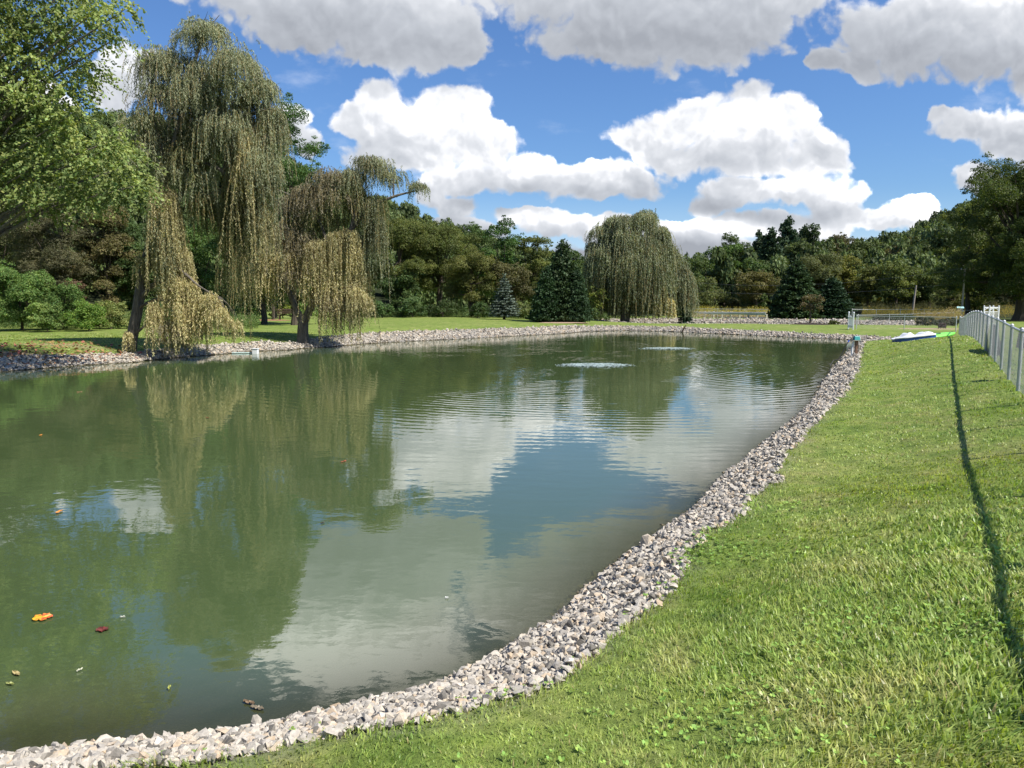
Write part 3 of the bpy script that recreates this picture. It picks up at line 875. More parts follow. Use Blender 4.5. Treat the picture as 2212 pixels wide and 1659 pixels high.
def tree(name, label, cat, X, Ytop, wpx, d, kind='round', col=(.05, .08, .02), group=None, clear=.12, ybase=None, variant=None, bark=None, depth=None, sink=0.0):
    """crown and trunk of a tree whose top shows at Ytop, wpx wide, d metres off"""
    _tree_i[0] += 1; i = _tree_i[0]
    x, y, ztop = P(X, Ytop, d)
    zg = tz(x, y) - sink
    if ybase is not None: zg = P(X, ybase, d)[2]
    H = ztop - zg; rad = wpx / F * d / 2
    root = empty(name, (x, y, zg), 0)
    tag(root, label, cat, group)
    z0 = H * clear; hc = H - z0
    leaf = max(.09, min(.34, d * .0021)) * (.75 if kind == 'fine' else 1)
    if kind == 'sparse': leaf = .16
    V, cs = crown_real(50 + i, rad, depth or rad, hc, kind, leaf, .48 if kind != 'fine' else .6)
    V[:, 2] += z0
    put("crown", np_mesh("crown", V, np.arange(len(V)).reshape(-1, 4)), M_LEAF, root, col)
    global _leafsum; _leafsum += len(V) // 4
    rnd = random.Random(i); b = MB(); k = (.055 if kind != 'shrub' else .03) * rad
    if kind == 'sparse': k = .05
    top = Vector((rnd.uniform(-.1, .1) * rad, rnd.uniform(-.1, .1) * rad, z0 + hc * .7))
    pts = [Vector((0, 0, -.3)), Vector((k * .5, 0, z0 * .5 + .01)), Vector((rnd.uniform(-.05, .05) * rad, 0, z0 + .1 * hc)), top * .8, top]
    b.tube(pts, [k * 1.6, k * 1.2, k, k * .5, k * .2], 7)
    for c in cs[::2]:
        c = Vector(c) + Vector((0, 0, z0)); s0 = pts[2].lerp(pts[4], rnd.uniform(0, .6))
        b.tube([s0, s0.lerp(c, .5) + Vector((0, 0, -.03 * hc)), c], [k * .45, k * .28, k * .1], 5, caps=False)
    b.build("trunk", bark or M_BARK, root, True)
    return root
_leafsum = 0

def conifer_mesh(seed, tiers=26, per=22, leaf=.10, droop=.25, spread=1.0, fuzz=.5, power=.9):
    """unit conifer: height 1, base radius 1; needle sprays along drooping boughs"""
    rg = np.random.default_rng(seed); Q = []; boughs = []
    for t in range(tiers):
        f = t / (tiers - 1); z = .03 + .95 * f
        R0 = (1 - f) ** power * rg.uniform(.85, 1.05) + .03
        nb = max(4, int(per * (1 - f) + 4))
        for k in range(nb):
            a = rg.uniform(0, 6.283); L = R0 * rg.uniform(.72, 1.08)
            m = max(3, int(L * 26))
            s = np.linspace(.15, 1, m)
            zz = z + .10 * (1 - f) * s * .3 - droop * .16 * s ** 2 * L + .03 * s ** 3
            px = np.cos(a) * s * L; py = np.sin(a) * s * L
            c = np.stack([px, py, zz], 1)
            boughs.append((a, L, z))
            reps = 4
            c = np.repeat(c, reps, 0); ss = np.repeat(s, reps)
            wob = rg.normal(0, 1, c.shape) * np.array([.055, .055, .010]) * (1.1 - .5 * ss)[:, None] * fuzz * 2
            c = c + wob
            d = np.stack([np.cos(a + rg.normal(0, .8, len(c))), np.sin(a + rg.normal(0, .8, len(c))), rg.normal(-.1, .3, len(c))], 1)
            n = unit(rg.normal(0, .5, c.shape) + np.array([0, 0, 1.0]))
            Q.append(quads(c, unit(d) * np.array([1, 1, .35]), n, leaf * rg.uniform(.7, 1.3, len(c)), leaf * rg.uniform(.25, .45, len(c))))
    V = np.concatenate(Q).reshape(-1, 3)
    return V
CON = {}
def conifer(name, label, cat, X, Ytop, wpx, d, col, style='dense', group=None, ybase=None):
    _tree_i[0] += 1
    x, y, ztop = P(X, Ytop, d); zg = tz(x, y)
    if ybase is not None: zg = P(X, ybase, d)[2]
    H = ztop - zg; rad = wpx / F * d / 2
    if style not in CON:
        kw = dict(dense=dict(tiers=34, per=36, leaf=.12, droop=.2, fuzz=1.0, power=.62), tier=dict(tiers=18, per=26, leaf=.12, droop=.45, fuzz=.55, power=.85),
                  hillpine=dict(tiers=20, per=24, leaf=.16, droop=-.1, fuzz=1.0, power=.50))[style]
        V = conifer_mesh(len(CON) + 3, **kw)
        me = np_mesh("foliage", V, np.arange(len(V)).reshape(-1, 4)); me.materials.append(M_NEEDLE)
        CON[style] = me
    root = empty(name, (x, y, zg), (_tree_i[0] * 1.7) % 6.28); tag(root, label, cat, group)
    f = put("crown", CON[style], None, root, col); low = .25 if style == 'tier' else .05
    f.scale = (rad, rad, H - low); f.location = (0, 0, low)
    b = MB(); b.tube([(0, 0, -.3), (0, 0, H * .5), (0, 0, H * .95)], [.035 * H, .02 * H, .003 * H], 8)
    b.build("trunk", M_BARK, root, True)
    return root

# ---- weeping willows: strands of slender leaves hanging from arching lobes
def strand_set(rg, anchors, outs, L, step, leaf, arch=.25, jit=.055, wleaf=.2):
    """returns leaf quads and the strand lines"""
    Q = []; lines = []
    m = int(max(L.max() / step, 3)) + 1
    s = np.arange(m) * step                                   # length down the strand
    n = len(anchors)
    t = s[None] / L[:, None]
    live = t <= 1.0
    out = (1 - np.exp(-3.0 * t)) * (arch * L)[:, None]
    down = -(s[None] - (arch * .8 * L)[:, None] * (1 - np.exp(-4 * t)))
    sway = rg.normal(0, jit, (n, 1, 2)) * t[..., None] * L[:, None, None]
    Px = anchors[:, None, 0] + outs[:, None, 0] * out + sway[..., 0]
    Py = anchors[:, None, 1] + outs[:, None, 1] * out + sway[..., 1]
    Pz = anchors[:, None, 2] + down
    Pp = np.stack([Px, Py, Pz], 2)
    for i in range(0, n): 
        k = int(live[i].sum())
        lines.append(Pp[i, :k:4])
    for rep in range(2):
        c = Pp[live]; k = len(c)
        a = rg.uniform(0, 6.283, k)
        d = unit(np.stack([np.cos(a) * .65, np.sin(a) * .65, np.full(k, -1.0) + rg.normal(0, .25, k)], 1))
        ll = leaf * rg.uniform(.6, 1.25, k)
        nrm = unit(rg.normal(size=(k, 3)) + np.array([0, 0, .4]))
        Q.append(quads(c + d * (ll / 2)[:, None] + rg.normal(0, .012, (k, 3)), d, nrm, ll, leaf * wleaf * rg.uniform(.7, 1.3, k)))
    return np.concatenate(Q), lines
def willow(name, label, d, base, trunk_paths, lobes, leaf=.11, step=.075, wleaf=.22, seed=1, zmin=.08, twig_w=.005, gap=1.0):
    """lobes: (X, Y, rx px, ry px, strand px, strands, group, depth offset px, arch)"""
    rg = np.random.default_rng(seed)
    bx, by, _ = P(base[0], base[1], d); zg = tz(bx, by)
    root = empty(name, (bx, by, zg)); tag(root, label, 'willow tree', None)
    pm = d / F                      # metres per photo pixel there
    b = MB()
    for path in trunk_paths:
        pts = []; rad = []
        for X, Y, rpx, dy in path:
            p = P(X, Y, d + dy * pm); pts.append((p[0] - bx, p[1] - by, p[2] - zg)); rad.append(rpx * pm)
        if path is trunk_paths[0]: pts[0] = (pts[0][0], pts[0][1], -.3)
        # smooth the path
        sm, sr = [], []
        for i in range(len(pts) - 1):
            p0, p1, p2, p3 = (Vector(pts[max(i - 1, 0)]), Vector(pts[i]), Vector(pts[i + 1]), Vector(pts[min(i + 2, len(pts) - 1)]))
            for k in range(4):
                t = k / 4
                sm.append(.5 * ((2 * p1) + (p2 - p0) * t + (2 * p0 - 5 * p1 + 4 * p2 - p3) * t * t + (3 * p1 - p0 - 3 * p2 + p3) * t ** 3)); sr.append(rad[i] + (rad[i + 1] - rad[i]) * t)
        sm.append(Vector(pts[-1])); sr.append(rad[-1])
        b.tube(sm, sr, 9)
    # boughs from the nearest trunk point to each lobe
    tp = [P(X, Y, d + dy * pm) for path in trunk_paths for X, Y, r, dy in path[1:]]
    groups = {}; lines_all = []
    for X, Y, rx, ry, sl, ns, grp, dy, arch in lobes:
        c = np.array(P(X, Y, d + dy * pm)); r3 = np.array([rx, rx * .9, ry]) * pm
        cl = c - np.array([bx, by, zg])
        near = sorted(tp, key=lambda q: np.linalg.norm(np.array(q) - c) + (2.0 if q[2] > c[2] else 0))[0]
        nl = Vector((near[0] - bx, near[1] - by, near[2] - zg)); cv = Vector(cl)
        for k in range(4):
            e = cv + Vector((rg.uniform(-.8, .8) * r3[0], rg.uniform(-.8, .8) * r3[1], rg.uniform(0, .8) * r3[2]))
            mid = nl.lerp(e, .5) + Vector((0, 0, .12 * (e - nl).length))
            rr = max(.010, .016 * (e - nl).length * (1.6 if k == 0 else 1))
            b.tube([nl, nl.lerp(mid, .5) + Vector((0, 0, .03 * (e - nl).length)), mid, e], [rr, rr * .8, rr * .6, rr * .2], 5, caps=False)
        ns = int(ns * 1.5 * gap)
        u = unit(rg.normal(size=(ns, 3))); u[:, 2] = np.abs(u[:, 2]) * 1.0 - .25
        u = unit(u); f = rg.uniform(.55, 1.03, ns)[:, None]
        ksub = max(3, int(4 + rx * ry * pm * pm * 2.2)); ksub = min(ksub, 16)
        sc = unit(rg.normal(size=(ksub, 3))); sc[:, 2] = np.abs(sc[:, 2]) * 1.2 - .45
        sc = sc * rg.uniform(.45, .95, (ksub, 1)); wh = rg.integers(0, ksub, ns); subL = rg.uniform(.38, 1.3, ksub)
        A = cl + (sc[wh] * .80 + u * f * rg.uniform(.38, .60, ksub)[wh][:, None] * np.where(rg.random(ns) < .12, 1.45, 1.0)[:, None]) * r3
        outs = unit(np.concatenate([u[:, :2] + rg.normal(0, .25, (ns, 2)), np.zeros((ns, 1))], 1))
        L = sl * pm * subL[wh] * rg.uniform(.35, 1.15, ns) * (.75 + .5 * np.clip(-u[:, 2] + .4, 0, 1))
        # never hang below the water or ground
        floor = np.maximum(zmin, 0.0) - zg + rg.uniform(0, .25, ns)
        L = np.minimum(L, np.maximum(.25, A[:, 2] * 1.0 - floor + arch * .5 * L))
        q, ln = strand_set(rg, A, outs, np.maximum(L, .2), step, leaf, arch, wleaf=wleaf)
        groups.setdefault(grp, []).append(q); lines_all += ln
    b.build("trunk", M_BARKG, root, True)
    if d > 60:
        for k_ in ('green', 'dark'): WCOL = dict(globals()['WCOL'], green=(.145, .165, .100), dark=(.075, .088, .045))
    else: WCOL = globals()['WCOL']
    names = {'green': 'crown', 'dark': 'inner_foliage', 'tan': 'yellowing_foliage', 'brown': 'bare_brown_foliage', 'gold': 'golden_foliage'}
    for g, qs in groups.items():
        V = np.concatenate(qs).reshape(-1, 3)
        me = np_mesh(names[g], V, np.arange(len(V)).reshape(-1, 4))
        put(names[g], me, M_WILLOW, root, WCOL[g])
        print(name, g, len(V) // 4)
    # the strand stems as thin ribbons
    V, Fc, k = [], [], 0
    for ln in lines_all:
        m = len(ln)
        if m < 2: continue
        a = rg.uniform(0, 3.14); w = np.array([math.cos(a), math.sin(a), 0]) * twig_w
        V.append(np.concatenate([ln - w, ln + w])); i = np.arange(m - 1)
        Fc.append(np.stack([i, i + 1, i + 1 + m, i + m], 1) + k); k += 2 * m
    me = np_mesh("twigs", np.concatenate(V), np.concatenate(Fc)); put("twigs", me, M_STRAW, root)
    return root
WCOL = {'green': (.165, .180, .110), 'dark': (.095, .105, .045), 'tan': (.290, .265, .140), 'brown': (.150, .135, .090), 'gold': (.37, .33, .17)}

willow("weeping_willow", 'tall weeping willow at the water edge with a golden skirt of drooping strands', 33, (277, 772),
    [[(277, 778, 17, 0), (285, 730, 12, 0), (297, 670, 11, 0), (306, 610, 11, 0), (322, 540, 10, 0), (340, 450, 8, 0), (365, 350, 7, 0), (395, 240, 5, 0), (425, 120, 3, 0), (440, 60, 1, 0)],
     [(312, 590, 9, 0), (350, 520, 7, 5), (400, 400, 6, 10), (460, 300, 5, 10), (530, 230, 3, 10), (575, 190, 1.5, 10)],
     [(320, 545, 6, 0), (380, 575, 3, -25), (430, 618, 2, -40), (470, 640, 1, -45)],
     [(300, 650, 6, 0), (340, 610, 4, -20), (385, 640, 3, -40)],
     [(365, 350, 5, 0), (330, 260, 4, 0), (330, 150, 2, 0)],
     [(430, 350, 4, 10), (480, 370, 4, 0), (505, 430, 3, 0), (515, 520, 2, 0)]],
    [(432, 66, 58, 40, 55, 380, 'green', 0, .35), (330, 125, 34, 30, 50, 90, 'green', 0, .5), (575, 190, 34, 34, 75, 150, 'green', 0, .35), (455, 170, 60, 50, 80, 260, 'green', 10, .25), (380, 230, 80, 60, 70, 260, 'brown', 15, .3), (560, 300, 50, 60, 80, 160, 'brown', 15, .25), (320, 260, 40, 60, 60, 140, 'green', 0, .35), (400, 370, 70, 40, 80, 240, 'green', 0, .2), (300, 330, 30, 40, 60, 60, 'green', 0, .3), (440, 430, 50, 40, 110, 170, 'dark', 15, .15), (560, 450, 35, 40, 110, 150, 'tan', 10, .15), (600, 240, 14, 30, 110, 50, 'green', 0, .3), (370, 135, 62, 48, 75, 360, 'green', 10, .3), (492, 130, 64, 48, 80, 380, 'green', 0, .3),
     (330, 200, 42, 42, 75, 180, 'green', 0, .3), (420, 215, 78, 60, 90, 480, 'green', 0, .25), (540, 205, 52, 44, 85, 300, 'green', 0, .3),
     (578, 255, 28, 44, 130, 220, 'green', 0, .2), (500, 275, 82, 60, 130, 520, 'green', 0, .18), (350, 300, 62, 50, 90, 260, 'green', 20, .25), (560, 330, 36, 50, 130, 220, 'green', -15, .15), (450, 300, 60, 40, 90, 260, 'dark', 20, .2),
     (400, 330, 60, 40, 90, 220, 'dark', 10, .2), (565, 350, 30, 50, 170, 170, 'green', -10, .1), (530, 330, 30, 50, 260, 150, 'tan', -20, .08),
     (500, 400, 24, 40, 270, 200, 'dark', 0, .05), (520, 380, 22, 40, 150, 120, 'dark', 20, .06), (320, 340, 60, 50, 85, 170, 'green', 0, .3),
     (300, 260, 40, 40, 90, 80, 'green', 10, .25),
     (352, 430, 38, 34, 210, 300, 'tan', -20, .05), (345, 470, 26, 30, 140, 120, 'green', -30, .05),
     (402, 622, 26, 20, 150, 95, 'gold', -35, .16), (446, 645, 26, 20, 128, 100, 'gold', -50, .2), (476, 668, 22, 16, 98, 80, 'gold', -60, .22), (425, 672, 30, 18, 100, 80, 'gold', -30, .2), (385, 660, 20, 14, 110, 50, 'tan', -45, .15), (395, 610, 30, 25, 130, 120, 'gold', -30, .2), (338, 665, 16, 22, 105, 80, 'tan', -45, .12),
     (385, 560, 30, 40, 130, 130, 'tan', -20, .1), (405, 700, 55, 30, 80, 180, 'brown', -38, .1), (275, 722, 14, 14, 50, 30, 'tan', -30, .1), (505, 700, 20, 20, 55, 50, 'gold', -50, .15), (310, 560, 16, 30, 60, 40, 'tan', -10, .15)],
    leaf=.115, step=.066, wleaf=.23, seed=4, gap=.82)
willow("weeping_willow", 'forked weeping willow with tan hanging curtains over the dark gap in the stones', 41, (654, 750),
    [[(656, 752, 16, 0), (654, 720, 12, 0), (655, 697, 11, 0)], [(655, 700, 9, 0), (642, 672, 7, 0), (632, 651, 6, 0), (619, 614, 5, 0), (605, 560, 3, 0), (590, 520, 1, 0)],
     [(655, 700, 9, 0), (670, 665, 8, 0), (684, 620, 7, 0), (715, 560, 6, 0), (758, 497, 6, 0), (774, 420, 4, 0), (795, 360, 3, 0), (805, 335, 1, 0)],
     [(758, 500, 4, 0), (800, 450, 3, 0), (850, 425, 3, 0), (900, 412, 1, 0)], [(715, 560, 4, 0), (690, 480, 3, 0), (640, 430, 2, 10), (600, 410, 1, 10)],
     [(690, 610, 4, 0), (740, 590, 4, -10), (780, 600, 2, -10)]],
    [(795, 352, 52, 24, 60, 200, 'green', 0, .2), (840, 375, 35, 22, 55, 110, 'green', 0, .25), (893, 402, 32, 14, 38, 90, 'green', 0, .3), (770, 380, 40, 25, 80, 140, 'green', 0, .2),
     (715, 380, 42, 22, 60, 120, 'brown', 5, .25), (668, 415, 45, 30, 70, 150, 'brown', 15, .25), (620, 440, 40, 30, 80, 120, 'brown', 20, .2),
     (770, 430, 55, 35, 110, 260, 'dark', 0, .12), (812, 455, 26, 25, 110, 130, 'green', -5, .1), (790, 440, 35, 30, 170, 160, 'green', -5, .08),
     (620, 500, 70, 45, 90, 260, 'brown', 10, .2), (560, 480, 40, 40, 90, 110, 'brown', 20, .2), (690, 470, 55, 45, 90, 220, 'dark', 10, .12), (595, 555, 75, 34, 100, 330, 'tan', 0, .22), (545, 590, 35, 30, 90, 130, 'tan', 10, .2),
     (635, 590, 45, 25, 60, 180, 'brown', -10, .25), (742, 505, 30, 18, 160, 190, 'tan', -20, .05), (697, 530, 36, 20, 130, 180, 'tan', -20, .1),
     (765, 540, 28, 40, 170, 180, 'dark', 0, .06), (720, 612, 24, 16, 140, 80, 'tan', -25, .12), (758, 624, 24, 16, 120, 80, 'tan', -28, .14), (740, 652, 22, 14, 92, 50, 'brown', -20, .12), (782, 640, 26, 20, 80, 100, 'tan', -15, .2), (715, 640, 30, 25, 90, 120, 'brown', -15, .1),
     (680, 640, 25, 25, 50, 50, 'tan', -5, .1), (700, 430, 70, 45, 60, 260, 'brown', 15, .3), (740, 400, 50, 30, 50, 160, 'green', 10, .3), (650, 540, 60, 50, 60, 220, 'brown', 15, .25), (560, 530, 50, 50, 80, 160, 'brown', 20, .2)],
    leaf=.12, step=.085, wleaf=.26, seed=9)
willow("weeping_willow", 'broad silvery weeping willow standing alone beyond the far shore', 80, (1350, 684),
    [[(1350, 690, 12, 0), (1352, 640, 9, 0), (1360, 580, 7, 0), (1375, 520, 5, 0), (1385, 480, 2, 0)], [(1356, 610, 6, 0), (1325, 560, 5, 0), (1305, 500, 2, 0)],
     [(1358, 600, 6, 0), (1400, 550, 5, 0), (1435, 510, 2, 0)], [(1358, 620, 5, 0), (1410, 600, 4, -10), (1455, 590, 2, -10)]],
    [(1342, 478, 40, 22, 60, 190, 'green', 0, .2), (1398, 468, 34, 18, 60, 160, 'green', 0, .2), (1425, 498, 26, 24, 80, 120, 'green', 0, .15), (1308, 500, 30, 22, 60, 120, 'green', 0, .2),
     (1278, 528, 16, 14, 55, 60, 'green', 0, .2), (1318, 545, 45, 28, 80, 220, 'green', -5, .12), (1368, 515, 52, 30, 90, 300, 'green', -10, .12), (1412, 540, 48, 30, 100, 260, 'green', -10, .1),
     (1438, 552, 22, 24, 90, 100, 'green', 0, .1), (1465, 585, 26, 18, 95, 170, 'green', 0, .15), (1391, 618, 30, 12, 55, 130, 'tan', -25, .12), (1424, 605, 16, 10, 75, 80, 'tan', -25, .1),
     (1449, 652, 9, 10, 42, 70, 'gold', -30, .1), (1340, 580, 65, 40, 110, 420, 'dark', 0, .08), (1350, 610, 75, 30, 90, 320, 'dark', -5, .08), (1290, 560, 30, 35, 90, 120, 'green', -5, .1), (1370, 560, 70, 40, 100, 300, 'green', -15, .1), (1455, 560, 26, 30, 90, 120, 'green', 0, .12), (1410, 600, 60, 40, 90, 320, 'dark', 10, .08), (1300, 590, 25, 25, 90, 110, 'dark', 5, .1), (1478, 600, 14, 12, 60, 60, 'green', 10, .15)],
    leaf=.22, step=.13, wleaf=.24, seed=14, zmin=.45, twig_w=.010, gap=1.9)

# ---- big broadleaf tree whose boughs reach in from the left edge
def big_left():
    d = 27.0; rg = np.random.default_rng(77)
    x, y, _ = P(-90, 700, d); zg = tz(x, y)
    root = empty("leafy_tree", (x, y, zg)); tag(root, 'large bright green leafy tree reaching in at the top left corner', 'tree')
    pm = d / F; b = MB()
    b.tube([(0, 0, -.3), (.1, 0, 2), (0, .1, 5), (.2, 0, 8), (.3, 0, 11)], [.34, .27, .23, .17, .08], 10)
    Q = []; lobes = [(40, 40, 95), (150, 50, 80), (-60, 60, 120), (210, 20, 50), (120, 130, 85), (20, 160, 90), (-100, 200, 120), (190, 150, 45), (60, 260, 85), (150, 250, 60), (-60, 320, 120),
             (215, 330, 70), (110, 340, 80), (10, 390, 80), (260, 365, 60), (180, 410, 60), (300, 400, 35), (90, 420, 60), (-120, 450, 110), (240, 420, 40), (-180, 60, 130), (-200, 260, 140), (20, -60, 110), (160, -40, 80), (-90, -90, 130), (270, 20, 24), (255, 80, 20), (60, 190, 40), (250, 300, 45), (130, 190, 50)]
    for X, Y, r in lobes:
        for k in range(2):
            dy = rg.uniform(-90, 90); c = np.array(P(X, Y, d + dy * pm)) - np.array([x, y, zg])
            s0 = Vector((.15, 0, max(2.5, min(10, c[2] * .62))))
            e = Vector(c); mid = s0.lerp(e, .55) + Vector((0, 0, .4))
            b.tube([s0, s0.lerp(mid, .6), mid, e], [.07, .05, .035, .01], 5, caps=False)
            rr = r * pm * rg.uniform(.75, 1.0); n = int(1500 * (r / 80) ** 2)
            # sprays of leaves along small hanging twigs
            ns = max(6, int(54 * (r / 80) ** 2)); u = unit(rg.normal(size=(ns, 3))) * (rg.random((ns, 1)) ** .5) * rr * np.array([1, 1, .8])
            for p in u:
                m = 20; t = np.linspace(0, 1, m)[:, None]
                dr = unit(np.array([p[0], p[1], -.15 * rr]) + rg.normal(0, .2 * rr, 3))
                L = rg.uniform(.5, 1.0)
                cc = c + p + dr * t * L + np.array([0, 0, -.35]) * t ** 2 * L + rg.normal(0, .035, (m, 3))
                nn = unit(rg.normal(0, .6, (m, 3)) + np.array([.3, -.3, .8]))
                dd = unit(dr + rg.normal(0, .7, (m, 3)) + np.array([0, 0, -.4]))
                Q.append(quads(cc, dd, nn, rg.uniform(.09, .17, m), rg.uniform(.06, .10, m)))
    V = np.concatenate(Q).reshape(-1, 3); print("big left leaves", len(V) // 4)
    me = np_mesh("crown", V, np.arange(len(V)).reshape(-1, 4)); put("crown", me, M_LEAF, root, (.138, .172, .055))
    b.build("trunk", M_BARKG, root, True)
big_left()

GR, DK, OL, YG, BR, RD, BG = (.060, .100, .024), (.032, .058, .018), (.088, .098, .030), (.125, .145, .032), (.100, .080, .035), (.105, .060, .032), (.095, .155, .038)
